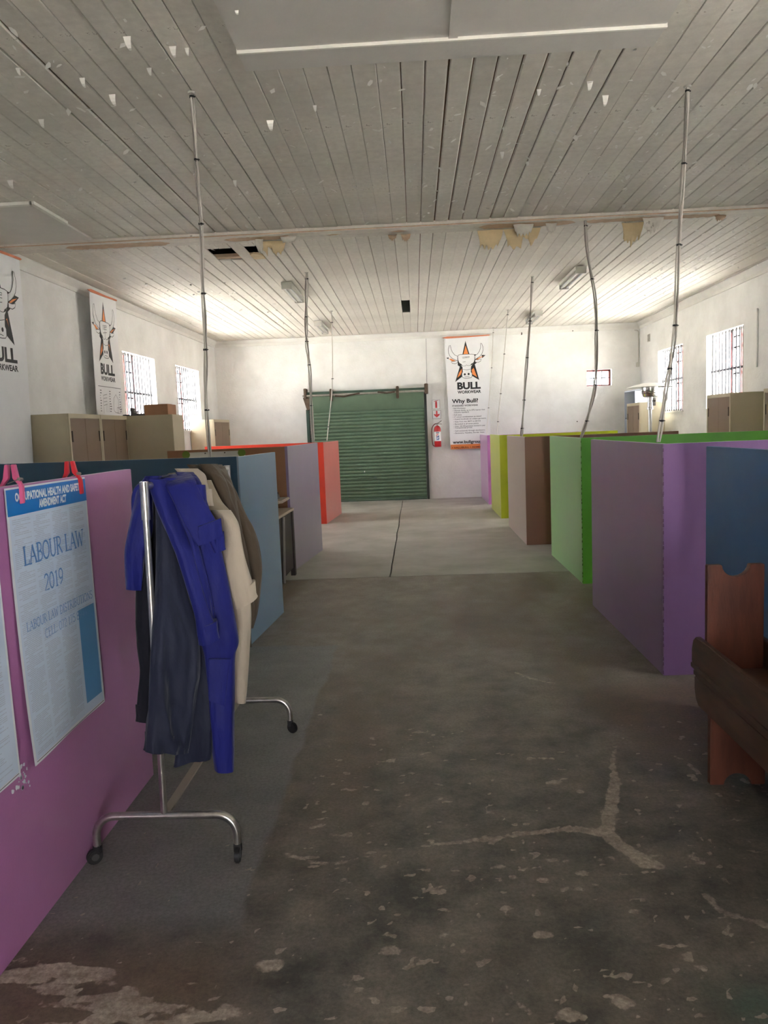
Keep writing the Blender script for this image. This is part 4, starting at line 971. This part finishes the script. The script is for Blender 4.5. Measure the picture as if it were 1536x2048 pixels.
# ------------------------------------------------------------------ two benches, one upside down on the other
BENCHW = mat('red_brown_varnish', lin((98, 52, 36)), rough=.38, var=.3, vscale=5, col2=lin((118, 64, 44)), stretch=(3, 3, .7), bump=.05, bscale=40)
BENCHD = mat('dark_brown_varnish', lin((78, 52, 40)), rough=.36, var=.25, vscale=5, col2=lin((102, 68, 52)), stretch=(3, .6, 3))
BEDGE = mat('worn_bench_edge', lin((150, 112, 84)), rough=.5, var=.2, vscale=12)
def bench(label, L=2.0):
    """upright bench, origin at one foot end, running +Y; legs are boards with a notch at the foot"""
    r = thing('wooden_bench', (0, 0, 0), label, 'bench', 'stacked wooden benches')
    W = .235; hh = .455
    notch = [(W / 2 + .058 * math.cos(a), .052 * math.sin(a)) for a in np.linspace(0, PI, 11)]
    out = [(0, 0)] + [(u, v) for u, v in reversed(notch)] + [(W, 0), (W, hh), (0, hh)]
    for y in (.05, L - .075):
        lg = MB().prism(out, lambda u, v, d: (u, y + d, v), 0, .035).build('leg_board', BENCHW, r, bevel=.003)
    MB().box(-.028, W + .028, -.06, L + .06, hh, hh + .03).build('seat_board', BENCHD, r, bevel=.006)
    for x0, x1 in ((-.026, -.001), (W + .001, W + .026)):
        pr = [(-.05, hh), (-.05, hh - .06), (-.03, hh - .105), (.0, hh - .125), (L, hh - .125), (L + .03, hh - .105), (L + .05, hh - .06), (L + .05, hh)]
        MB().prism(pr, lambda u, v, d: (x0 + d, u, v), 0, x1 - x0).build('apron_board', BENCHD, r, bevel=.004)
    return r
bn = bench('lower wooden bench standing on its notched legs at the right edge'); bn.location = (1.233, 3.345, 0)
bn.rotation_euler = (0, 0, 0)
bn.location = (1.233, 1.345, 0)
b2 = dup(bn, (0, 0, 0), 0, 'upper wooden bench lying upside down on the other bench'); 
b2.rotation_euler = (0, PI, math.radians(-1.2)); b2.location = (1.417, 1.352, .972)

# ------------------------------------------------------------------ garment rail
RX, RY0, RY1, RZ = -.995, 2.735, 3.97, 1.43
rk = thing('garment_rail', (RX, (RY0 + RY1) / 2, 0), 'chrome garment rail on castors holding workwear', 'clothes rail')
RUB = mat('black_castor', lin((34, 32, 33)), rough=.5)
CHR = mat('worn_chrome', lin((190, 186, 182)), rough=.28, metal=.95, var=.15, vscale=30)
for y in (RY0, RY1):
    hw = .270; b = .075; zt = .185
    path = [(RX - hw, y, .07)] + [(RX - hw + b * (1 - math.cos(t)), y, zt - b + b * math.sin(t)) for t in np.linspace(0, PI / 2, 9)] + [(RX + hw - b * (1 - math.cos(t)), y, zt - b + b * math.sin(t)) for t in np.linspace(PI / 2, 0, 9)] + [(RX + hw, y, .07)]
    MB().tube(path, .0155, 14).build('base_tube', CHR, rk, smooth=.8)
    MB().tube([(RX - .003, y, zt), (RX + .012, y, RZ)], .0125, 14).build('upright', CHR, rk, smooth=.8)
    MB().tube([(RX + .011, y, RZ - .12), (RX + .012, y, RZ + .018)], .0165, 14).build('upright_sleeve', CHR, rk, smooth=.8)
    for s in (-1, 1):
        x = RX + s * hw; a = .5 * s + (.6 if y > 3 else -.4); ax = (math.cos(a), math.sin(a), 0)
        c = MB().disc((x + .012 * math.sin(a), y - .014 * math.cos(a), .031), ax, .030, .020, 20).build('castor', RUB, rk, bevel=.004, smooth=.6)
        MB().disc((x + .012 * math.sin(a) + ax[0] * .011, y - .014 * math.cos(a) + ax[1] * .011, .031), ax, .014, .004, 14).build('castor_hub', mat('grey_hub', lin((70, 68, 68)), rough=.4), c)
        MB().box(x - .014, x + .014, y - .014, y + .014, .036, .076).build('castor_fork', RUB, c, bevel=.004)
MB().tube([(RX + .012, RY0, RZ), (RX + .012, RY1, RZ)], .0125, 14).build('top_rail', CHR, rk, smooth=.8)
MB().box(RX - .03, RX + .004, RY0 + .012, RY1 - .012, .168, .176).build('floor_bar', mat('flat_steel_bar', lin((168, 158, 146)), rough=.5), rk)

# ------------------------------------------------------------------ clothes
def cloth(name, rgb, rough=.85, sheen=.2, var=.06):
    return mat(name, lin(rgb), rough=rough, var=var, vscale=7, bump=.55, bscale=17, stretch=(1, 1, .4), sheen=sheen, spec=.25)
C_NAVY = cloth('navy_twill', (38, 42, 62), .65, .14, .12); C_BLUE = cloth('royal_blue_twill', (26, 32, 114), .62, .18, .14); C_BEIGE = cloth('khaki_twill', (162, 148, 126)); C_CREAM = cloth('pale_stone_twill', (190, 177, 159))
C_OLIVE = cloth('olive_brown_twill', (88, 76, 62), .7, .2, .12); C_DARK = cloth('dark_navy_cloth', (26, 26, 36))  # darker navy cloth for the trouser panel left of the rail
def sections(rows):
    """rows: (pxL, pxR, py, Y_left, Y_right, thickness)"""
    out = []
    for (l, r, py, ya, yb, th) in rows:
        pa, pb = py if isinstance(py, tuple) else (py, py); a = at(l, pa, ya); b = at(r, pb, yb); out.append((*a, *b, th))
    return out
def drape(name, rows, m, parent, seed=0, folds=1.0, nseg=64, nrow=70, hem=True, world=None):
    secs = world if world else sections(rows); S = catmull(secs, nrow); rg = random.Random(seed); mb = MB()
    ks = [(rg.randint(2, 4), rg.uniform(0, 6.3), rg.uniform(-2.5, 2.5), .55), (rg.randint(5, 8), rg.uniform(0, 6.3), rg.uniform(-4, 4), .30), (rg.randint(9, 13), rg.uniform(0, 6.3), rg.uniform(-5, 5), .13)]
    off = rg.uniform(0, 40)
    for j, s in enumerate(S):
        a = Vector(s[0:3]); b = Vector(s[3:6]); th = max(.006, s[6]); c = (a + b) / 2; h = (b - a) / 2; t = j / (nrow - 1)
        d = h.normalized(); nrm = Vector((-d.y, d.x, 0)); 
        if nrm.length < .1: nrm = Vector((0, 1, 0))
        nrm.normalize(); amp = folds * min(th * .34, h.length * .26) * (.35 + .65 * t)
        fl = 1.0
        if hem and t > .975: fl = 1.012
        for k in range(nseg):
            q = 2 * PI * k / nseg; cs, sn = math.cos(q), math.sin(q)
            ex = math.copysign(abs(cs) ** .85, cs); ey = math.copysign(abs(sn) ** .75, sn)
            f = sum(w_ * math.sin(kk * q + ph + dr * t) for kk, ph, dr, w_ in ks)
            p = c + h * ex * fl + nrm * ey * th / 2 * fl
            g1 = mnoise.noise(Vector((p.x * 10 + off, p.y * 10, p.z * 2.2))); fr = 1.7 * (.5 - 2.2 * abs(g1)) * (.6 + .4 * t)
            g2 = mnoise.noise(Vector((p.x * 24 + off, p.y * 24, p.z * 7))); fr += .6 * (.35 - 1.8 * abs(g2))
            rad = (h * ex * .25 + nrm * ey * th / 2); rad = rad.normalized() if rad.length > 1e-6 else nrm
            mb.v.append(tuple(p + rad * f * amp * .45 + nrm * (ey if abs(ey) > .15 else 0) * fr * amp))
    for j in range(nrow - 1):
        for k in range(nseg): mb.f.append((j * nseg + k, j * nseg + (k + 1) % nseg, (j + 1) * nseg + (k + 1) % nseg, (j + 1) * nseg + k))
    # closed top, turned-in hem at the bottom
    mb.f.append(tuple(range(nseg - 1, -1, -1)))
    base = (nrow - 1) * nseg; k0 = len(mb.v); s = S[-1]; c = (Vector(s[0:3]) + Vector(s[3:6])) / 2
    for k in range(nseg): p = Vector(mb.v[base + k]); mb.v.append(tuple(p.lerp(c, .10)))
    for k in range(nseg): p = Vector(mb.v[base + k]); mb.v.append(tuple(p.lerp(c, .14) + Vector((0, 0, .07))))
    for k in range(nseg):
        kk = (k + 1) % nseg
        mb.f.append((base + k, base + kk, k0 + kk, k0 + k)); mb.f.append((k0 + k, k0 + kk, k0 + nseg + kk, k0 + nseg + k))
    mb.f.append(tuple(k0 + nseg + k for k in range(nseg)))
    return mb.build(name, m, parent, smooth=1.2)
G = 'workwear garments on the chrome rail'
# royal blue overall
gb = thing('blue_overall', (RX + .1, 2.95, .36), 'royal blue overall draped over the near end of the garment rail', 'overall', G)
drape('trouser_leg', [(338, 392, 950, 2.96, 3.02, .05), (345, 405, 985, 2.92, 3.00, .09), (360, 424, 1040, 2.92, 2.98, .10), (378, 442, 1105, 2.92, 2.98, .11), (388, 456, 1160, 2.93, 2.97, .11), (392, 468, 1225, 2.93, 2.97, .12), (398, 477, 1280, 2.93, 2.96, .12), (406, 470, 1310, 2.93, 2.96, .11), (413, 469, 1370, 2.93, 2.96, .10), (418, 468, 1430, 2.93, 2.95, .10), (424, 468, 1495, 2.93, 2.95, .09), (430, 467, 1538, 2.93, 2.95, .09)], C_BLUE, gb, 3, .65)
drape('jacket_flap', [(322, 376, (960, 944), 2.86, 2.98, .04), (334, 388, (976, 958), 2.82, 2.90, .045), (350, 402, (1008, 990), 2.80, 2.86, .04), (366, 420, (1042, 1022), 2.795, 2.85, .035), (382, 436, (1070, 1050), 2.79, 2.845, .03), (395, 447, (1092, 1072), 2.79, 2.845, .022)], C_BLUE, gb, 5, .6)
drape('jacket_flap', [(392, 420, 1030, 2.86, 2.90, .03), (412, 440, 1070, 2.85, 2.89, .03), (430, 451, (1106, 1098), 2.85, 2.89, .018)], C_BLUE, gb, 6, .5)
drape('sleeve', [(297, 338, 958, 2.81, 2.90, .05), (304, 344, 982, 2.80, 2.87, .06), (322, 357, 1030, 2.79, 2.85, .06), (341, 374, 1075, 2.785, 2.84, .06), (359, 388, 1120, 2.78, 2.83, .055), (378, 404, 1182, 2.78, 2.82, .055), (392, 420, 1230, 2.775, 2.82, .055), (397, 432, (1268, 1252), 2.77, 2.82, .055), (401, 438, (1291, 1272), 2.77, 2.82, .055)], C_BLUE, gb, 7, .9)
drape('sleeve', [(296, 318, 952, 2.86, 2.92, .05), (279, 303, 985, 2.84, 2.88, .08), (266, 304, 1025, 2.84, 2.88, .09), (257, 303, 1065, 2.84, 2.88, .09), (251, 290, 1105, 2.84, 2.88, .09), (253, 284, 1145, 2.84, 2.88, .08), (257, 279, 1180, 2.84, 2.88, .06)], C_BLUE, gb, 8, 1.0)
drape('back_panel', None, C_BLUE, gb, 9, .7, world=[(RX - .02, 2.86, 1.452, RX + .03, 3.06, 1.458, .05), (RX - .07, 2.86, 1.40, RX - .05, 3.08, 1.40, .06), (RX - .10, 2.92, 1.25, RX - .10, 3.09, 1.25, .06), (RX - .10, 2.95, 1.1, RX - .10, 3.09, 1.1, .05)])
drape('front_fold', [(330, 352, 956, 2.86, 2.93, .05), (342, 362, 990, 2.835, 2.89, .05), (352, 374, 1025, 2.825, 2.87, .05), (366, 386, 1068, 2.82, 2.86, .05), (380, 404, 1125, 2.82, 2.86, .05), (392, 420, 1190, 2.83, 2.86, .05), (402, 430, 1250, 2.84, 2.87, .04)], C_BLUE, gb, 17, 1.2)
drape('collar', [(352, 384, 944, 2.95, 3.06, .035), (362, 398, 960, 2.90, 2.99, .03), (378, 408, 985, 2.87, 2.93, .025), (392, 414, 1006, 2.86, 2.91, .02)], C_BLUE, gb, 18, .8)
drape('pocket', [(417, 462, 1318, 2.875, 2.895, .012), (416, 456, 1350, 2.873, 2.893, .012), (417, 451, (1395, 1400), 2.872, 2.892, .012), (420, 450, (1402, 1412), 2.872, 2.892, .010)], C_BLUE, gb, 10, .3, nseg=32, nrow=30)
# navy trousers
gn = thing('navy_trousers', (RX + .06, 2.86, .4), 'dark navy trousers hanging lowest at the near end of the rail', 'trousers', G)
drape('trouser_leg', [(312, 338, 985, 2.83, 2.87, .05), (314, 346, 1050, 2.82, 2.86, .07), (314, 356, 1100, 2.80, 2.85, .08), (313, 368, 1160, 2.77, 2.84, .08), (308, 386, 1240, 2.70, 2.82, .08), (301, 397, 1310, 2.665, 2.80, .08), (298, 392, 1370, 2.655, 2.79, .08), (295, 380, 1430, 2.65, 2.78, .08), (291, 371, 1480, 2.645, 2.77, .08), (289, 367, 1503, 2.645, 2.77, .08)], C_NAVY, gn, 12, 1.0)
drape('trouser_leg', [(325, 352, 990, 2.90, 2.94, .05), (335, 372, 1080, 2.90, 2.94, .07), (345, 398, 1180, 2.90, 2.94, .08), (352, 412, 1270, 2.90, 2.94, .09), (356, 420, 1350, 2.90, 2.94, .09), (358, 424, 1430, 2.90, 2.94, .09), (354, 427, 1490, 2.90, 2.93, .09), (350, 424, (1529, 1512), 2.90, 2.93, .08)], C_NAVY, gn, 13, 1.0)
drape('waist_panel', [(302, 322, 975, 2.88, 2.94, .04), (288, 308, 1040, 2.88, 2.95, .06), (281, 306, 1120, 2.89, 2.96, .07), (279, 305, 1200, 2.89, 2.96, .07), (282, 302, 1300, 2.90, 2.96, .06), (284, 302, 1345, 2.90, 2.96, .05), (279, 299, 1400, 2.90, 2.96, .05), (275, 298, 1444, 2.90, 2.95, .05)], C_DARK, gn, 14, .8)
# khaki suit
gk = thing('khaki_jacket', (RX + .15, 3.2, .6), 'khaki jacket and trousers hanging between blue and olive garments', 'jacket', G)
drape('collar', [(352, 392, 937, 3.14, 3.24, .05), (366, 406, 950, 3.12, 3.22, .06), (384, 412, 972, 3.10, 3.18, .05), (400, 417, 995, 3.08, 3.14, .04), (408, 421, 1012, 3.06, 3.12, .03)], C_CREAM, gk, 21, .9, hem=False)
drape('jacket_body', [(366, 420, 960, 3.16, 3.26, .06), (392, 436, 1000, 3.12, 3.22, .09), (410, 458, 1030, 3.10, 3.18, .11), (420, 462, 1075, 3.10, 3.16, .12), (430, 464, 1130, 3.10, 3.16, .12), (440, 468, 1190, 3.10, 3.15, .10)], C_BEIGE, gk, 22, .6)
drape('sleeve', [(428, 456, 1020, 3.06, 3.14, .06), (446, 466, 1045, 3.04, 3.10, .08), (450, 478, 1085, 3.03, 3.08, .09), (449, 490, 1122, 3.02, 3.07, .09), (454, 503, 1160, 3.02, 3.06, .10), (463, 508, (1196, 1176), 3.02, 3.06, .09), (470, 514, (1217, 1191), 3.02, 3.06, .09)], C_CREAM, gk, 23, .45)
drape('trouser_leg', [(425, 460, 1050, 3.18, 3.24, .08), (448, 490, 1150, 3.18, 3.23, .10), (462, 500, 1220, 3.18, 3.22, .10), (464, 497, 1290, 3.18, 3.22, .09), (466, 492, 1350, 3.18, 3.22, .08), (466, 487, 1403, 3.18, 3.21, .08)], C_CREAM, gk, 24, .6)
drape('back_panel', None, C_BEIGE, gk, 25, .7, world=[(RX - .02, 3.14, 1.455, RX + .03, 3.36, 1.458, .05), (RX - .08, 3.14, 1.40, RX - .06, 3.38, 1.40, .06), (RX - .12, 3.14, 1.2, RX - .11, 3.39, 1.2, .08), (RX - .13, 3.15, .95, RX - .12, 3.38, .95, .09), (RX - .13, 3.16, .72, RX - .12, 3.36, .72, .09)])
# olive jacket
go = thing('olive_jacket', (RX + .2, 3.55, .6), 'olive brown jacket hanging at the far end of the rail', 'jacket', G)
drape('jacket_body', [(376, 440, 929, 3.44, 3.62, .06), (392, 447, 945, 3.40, 3.56, .10), (408, 458, 975, 3.38, 3.50, .13), (418, 468, 1010, 3.37, 3.46, .14), (430, 480, 1070, 3.36, 3.44, .15), (440, 490, 1130, 3.36, 3.44, .15), (452, 496, 1200, 3.36, 3.43, .14), (460, 497, 1260, 3.36, 3.42, .12), (466, 496, 1290, 3.36, 3.42, .11)], C_OLIVE, go, 31, 1.0)
drape('sleeve', [(424, 446, 932, 3.50, 3.60, .05), (444, 464, 985, 3.46, 3.54, .08), (460, 484, 1030, 3.44, 3.52, .09), (478, 504, 1070, 3.43, 3.50, .10), (486, 516, 1115, 3.42, 3.48, .10), (490, 517, 1165, 3.42, 3.47, .10), (488, 513, 1220, 3.42, 3.46, .08), (486, 504, 1255, 3.42, 3.45, .07)], C_OLIVE, go, 32, 1.0)
drape('back_panel', None, C_OLIVE, go, 33, .8, world=[(RX - .02, 3.42, 1.455, RX + .03, 3.70, 1.458, .06), (RX - .08, 3.42, 1.40, RX - .06, 3.72, 1.40, .06), (RX - .12, 3.42, 1.2, RX - .11, 3.73, 1.2, .08), (RX - .13, 3.43, .95, RX - .12, 3.72, .95, .09), (RX - .13, 3.45, .68, RX - .12, 3.70, .68, .09)])

drape('front_fold', [(404, 428, 928, 3.42, 3.52, .06), (424, 444, 965, 3.36, 3.42, .08), (440, 460, 1010, 3.33, 3.38, .08), (458, 478, 1065, 3.32, 3.37, .08), (470, 492, 1120, 3.32, 3.37, .08), (482, 500, 1190, 3.32, 3.37, .07), (486, 500, 1240, 3.33, 3.37, .06)], C_OLIVE, go, 37, 1.2)

# ------------------------------------------------------------------ labour law posters on the pink board
PAPER = mat('pale_blue_poster', lin((204, 218, 236)), rough=.45, var=.03, vscale=5); PAPERW = mat('poster_margin', lin((226, 230, 236)), rough=.45)
PBLUE = mat('poster_blue', lin((24, 118, 196)), rough=.4); PMID = mat('poster_mid_blue', lin((92, 150, 200)), rough=.45); PTXT = mat('poster_faint_blue', lin((92, 138, 196)), rough=.5); PSM = mat('poster_small_print', lin((186, 196, 212)), rough=.55); PTXT2 = mat('poster_faint_blue_light', lin((120, 158, 204)), rough=.5)
def poster(y0, W, Hh, ztop, label, curl, full=True, seed=1):
    def fn(u, v, d):
        t = v / Hh
        x = -1.311 + .004 + curl * max(0, t - .15) ** 2.2 * (1.15 - .9 * u / W) + .004 * math.sin(u * 11 + 1) * t + d
        return (x, y0 + u - .010 * t * (1 - u / W), ztop - v + .02 * curl * 10 * max(0, t - .8) * 0)
    r = thing('wall_poster', fn(W / 2, Hh, 0), label, 'poster')
    def sheet(nm, m, ua, ub, va, vb, d, nu=12, nv=28, back=False):
        mb = MB()
        for j in range(nv + 1):
            for i in range(nu + 1): mb.v.append(fn(ua + (ub - ua) * i / nu, va + (vb - va) * j / nv, d))
        for j in range(nv):
            for i in range(nu): mb.f.append((j * (nu + 1) + i, j * (nu + 1) + i + 1, (j + 1) * (nu + 1) + i + 1, (j + 1) * (nu + 1) + i))
        if back:
            k = len(mb.v); nf = len(mb.f); mb.v += [(p[0] - .0012, p[1], p[2]) for p in mb.v]; mb.f += [tuple(q + k for q in reversed(f)) for f in mb.f[:nf]]
        return mb.build(nm, m, r, smooth=.9)
    sheet('sheet', PAPERW, 0, W, 0, Hh, 0, back=True)
    sheet('print_field', PAPER, .012, W - .012, .012, Hh - .014, .0008)
    rg = random.Random(seed); mb = MB(); v = .105 if full else .03
    cols = 4; cw = (W - .05) / cols
    for cidx in range(cols):
        u0 = .025 + cidx * cw; vv = v
        while vv < Hh - .03:
            L_ = (cw - .018) * (1.0 if rg.random() < .62 else rg.uniform(.3, .9)); ind = rg.choice([0, 0, 0, .01, .02])
            if not (full and cidx == 3 and vv > .50):
                uu = u0 + ind
                while uu < u0 + L_:
                    e = min(uu + rg.uniform(.02, .06), u0 + L_); mb.add([fn(uu, vv, .0014), fn(e, vv, .0014), fn(e, vv + .0028, .0014), fn(uu, vv + .0028, .0014)], [(0, 1, 2, 3)]); uu = e + .003
            vv += .0062 + (.010 if rg.random() < .05 else 0)
    mb.build('small_print', PSM, r)
    if full:
        sheet('header_band', PBLUE, .004, W - .004, .006, .092, .0016, 12, 6)
        sheet('blue_box', PMID, .025 + 3 * cw + .005, W - .022, .50, Hh - .05, .0018, 6, 14)
        def txt(s, uc, v, width, cap, m, bold, shear=0, nm='lettering', d=.0026, skew=0):
            vs, fs = text2d(s, 1.0, bold, 'LEFT', shear=shear); mn = min(a for a, b in vs); wd = max(a for a, b in vs) - mn; sx = width / wd; sy = cap / .70
            mb = MB(); mb.add([fn(uc - width / 2 + (a - mn) * sx, v - b * sy, d) for a, b in vs], fs); mb.build(nm, m, r)
        HW = mat('header_white', lin((226, 232, 240)), rough=.4)
        txt('OCCUPATIONAL HEALTH AND SAFETY', .305, .046, .50, .026, HW, .05); txt('AMENDMENT ACT', .315, .080, .21, .026, HW, .05)
        SERIF(r, fn, 'LABOUR LAW', .305, .262, .46, .062, PTXT, .0026); SERIF(r, fn, '2019', .275, .372, .15, .056, PTXT, .0026)
        SERIF(r, fn, 'LABOUR LAW DISTRIBUTIONS', .31, .478, .52, .030, PTXT2, .0026); SERIF(r, fn, 'CELL: 072 175 8944', .34, .532, .34, .030, PTXT2, .0026)
    mb = MB(); stroke(mb, [(.012, Hh - .010), (W - .012, Hh - .010)], .0025, fn, .0016); mb.build('bottom_rule', GREYP, r)
    return r
# narrow serif capitals drawn as thick/thin strokes in a unit box (x 0..w, y 0..1)
ARC = lambda cx, cy, rx, ry, a0, a1, n=10: [(cx + rx * math.cos(math.radians(a0 + (a1 - a0) * i / n)), cy + ry * math.sin(math.radians(a0 + (a1 - a0) * i / n))) for i in range(n + 1)]
def serifs(*P): return [([(x - .13, y), (x + .13, y)], 1) for x, y in P]
GL = {
 'L': (.6, [([(.14, 0), (.14, 1)], 2), ([(0, 0.02), (.55, .02), (.58, .24)], 1)] + serifs((.14, 1))),
 'A': (.8, [([(.08, 0), (.38, 1)], 1), ([(.38, 1), (.70, 0)], 2), ([(.18, .36), (.58, .36)], 1)] + serifs((.08, 0), (.70, 0))),
 'B': (.66, [([(.14, 0), (.14, 1)], 2), ([(.02, 1), (.3, 1)] + ARC(.3, .76, .22, .24, 90, -90) + [(.14, .52)], 1.3), ([(.3, .52)] + ARC(.3, .26, .28, .26, 90, -90) + [(.02, 0)], 1.3)]),
 'O': (.8, [(ARC(.38, .5, .34, .5, 0, 360, 22), 1.6)]),
 'U': (.78, [([(.12, 1), (.12, .3)] + ARC(.38, .3, .26, .3, 180, 360) + [(.64, 1)], 1.5)] + serifs((.12, 1), (.64, 1))),
 'R': (.74, [([(.14, 0), (.14, 1)], 2), ([(.02, 1), (.3, 1)] + ARC(.3, .75, .24, .25, 90, -90) + [(.14, .5)], 1.3), ([(.32, .5), (.68, 0)], 1.8)] + serifs((.14, 0))),
 'W': (1.0, [([(.06, 1), (.28, 0)], 1.8), ([(.28, 0), (.48, .9)], 1), ([(.48, .9), (.70, 0)], 1.8), ([(.70, 0), (.92, 1)], 1)] + serifs((.06, 1), (.92, 1))),
 'D': (.8, [([(.14, 0), (.14, 1)], 2), ([(.02, 1), (.26, 1)] + ARC(.26, .5, .42, .5, 90, -90, 14) + [(.02, 0)], 1.4)]),
 'I': (.34, [([(.15, 0), (.15, 1)], 2)] + serifs((.15, 0), (.15, 1))),
 'S': (.6, [(ARC(.28, .75, .22, .25, 30, 270, 12) + ARC(.28, .25, .24, .25, 90, -150, 12), 1.5)]),
 'T': (.7, [([(.33, 0), (.33, 1)], 2), ([(.02, .82), (.04, 1), (.62, 1), (.64, .82)], 1)] + serifs((.33, 0))),
 'N': (.84, [([(.12, 0), (.12, 1)], 1), ([(.12, 1), (.66, 0)], 2), ([(.66, 0), (.66, 1)], 1)] + serifs((.12, 0), (.66, 1))),
 'C': (.72, [(ARC(.38, .5, .33, .5, 45, 315, 18), 1.5)]), 'E': (.62, [([(.14, 0), (.14, 1)], 2), ([(.02, 1), (.52, 1), (.54, .8)], 1), ([(.14, .52), (.42, .52)], 1), ([(.02, 0), (.52, 0), (.56, .22)], 1)]),
 ':': (.3, [([(.12, .08), (.12, .14)], 2), ([(.12, .5), (.12, .56)], 2)]),
 '0': (.6, [(ARC(.26, .5, .23, .5, 0, 360, 18), 1.5)]), '1': (.5, [([(.24, 0), (.24, 1), (.1, .86)], 1.7)] + serifs((.24, 0))),
 '2': (.6, [(ARC(.26, .74, .22, .26, 170, -30, 10) + [(.04, .02), (.52, .02)], 1.4)]), '4': (.62, [([(.40, 0), (.40, 1), (.02, .32), (.56, .32)], 1.4)]),
 '5': (.58, [([(.46, 1), (.14, 1), (.10, .58)] + ARC(.24, .31, .25, .31, 110, -150, 12), 1.4)]), '7': (.58, [([(.04, .86), (.06, 1), (.5, 1), (.18, 0)], 1.5)]),
 '8': (.6, [(ARC(.26, .75, .19, .25, 0, 360, 14), 1.4), (ARC(.26, .26, .23, .26, 0, 360, 14), 1.4)]), '9': (.6, [(ARC(.26, .68, .22, .32, 0, 360, 14), 1.4), ([(.48, .68), (.40, .25), (.14, 0)], 1.4)]),
 ' ': (.32, [])}
def SERIF(parent, fn, s, uc, v, width, cap, m, d):
    tot = sum(GL[c][0] for c in s); sx = width / tot; u = uc - width / 2; mb = MB()
    for c in s:
        w_, st_ = GL[c]
        for pts, tk in st_:
            stroke(mb, [(u + p[0] * sx, v - p[1] * cap) for p in pts], tk * cap * .075, fn, d)
        u += w_ * sx
    mb.build('lettering', m, parent)
poster(2.385, .598, .915, 1.462, 'blue headed labour law poster pegged to the pink board', .026)
poster(1.70, .610, .870, 1.420, 'grey text poster on the pink board cut by the left photo edge', .030, full=False, seed=4)
# torn paint spot below the poster corner
rg = random.Random(7); mb = MB()
for k in range(26):
    y = 2.335 + rg.gauss(0, .028); z = .525 + rg.gauss(0, .028); s = rg.uniform(.003, .012); n = 6
    mb.prism([(y + s * rg.uniform(.5, 1) * math.cos(2 * PI * i / n), z + s * rg.uniform(.5, 1) * math.sin(2 * PI * i / n)) for i in range(n)], lambda u, v, d: (-1.3145 + d, u, v), 0, .0025)
pp = [o for o in bpy.data.objects if o.get('label') == 'pink partition board carrying the labour law posters'][0]
mb.build('torn_paint_spot', PAPERW, pp)
# clothes pegs
def peg(y, ztop, m, label, lean):
    r = thing('clothes_peg', (-1.32, y, ztop - .105), label, 'clothes peg', 'plastic clothes pegs')
    f = lambda k: (lambda u, v, d: (-1.327 + u, y + d + lean * (v - ztop + .1), v))
    # two jaws pinching the board top (board 32 mm thick: -1.347..-1.315)
    A = [(.000, ztop), (.013, ztop), (.021, ztop - .045), (.035, ztop - .072), (.034, ztop - .128), (.0225, ztop - .13), (.0225, ztop - .068), (.003, ztop - .045)]
    B = [(-.008 - u, v) for u, v in A][::-1]
    MB().prism(A, f(0), -.008, .008).build('jaw', m, r, bevel=.0015); MB().prism(B, f(0), -.008, .008).build('jaw', m, r, bevel=.0015)
    q = MB().tube([(-1.329 + .028, y - .010 + lean * .05, ztop - .048), (-1.329 + .028, y + .010 + lean * .05, ztop - .050)], .006, 8); q.tube([(-1.329 + .030, y - .009, ztop - .048), (-1.329 - .01, y - .009, ztop - .062)], .0015, 6)
    q.build('spring', CHR, r)
peg(2.475, 1.535, mat('pink_plastic', lin((206, 92, 136)), rough=.4), 'pink clothes peg holding the left corner of the labour law poster', .05)
peg(2.925, 1.528, mat('red_plastic', lin((206, 44, 56)), rough=.4), 'red clothes peg holding the right corner of the labour law poster', -.10)
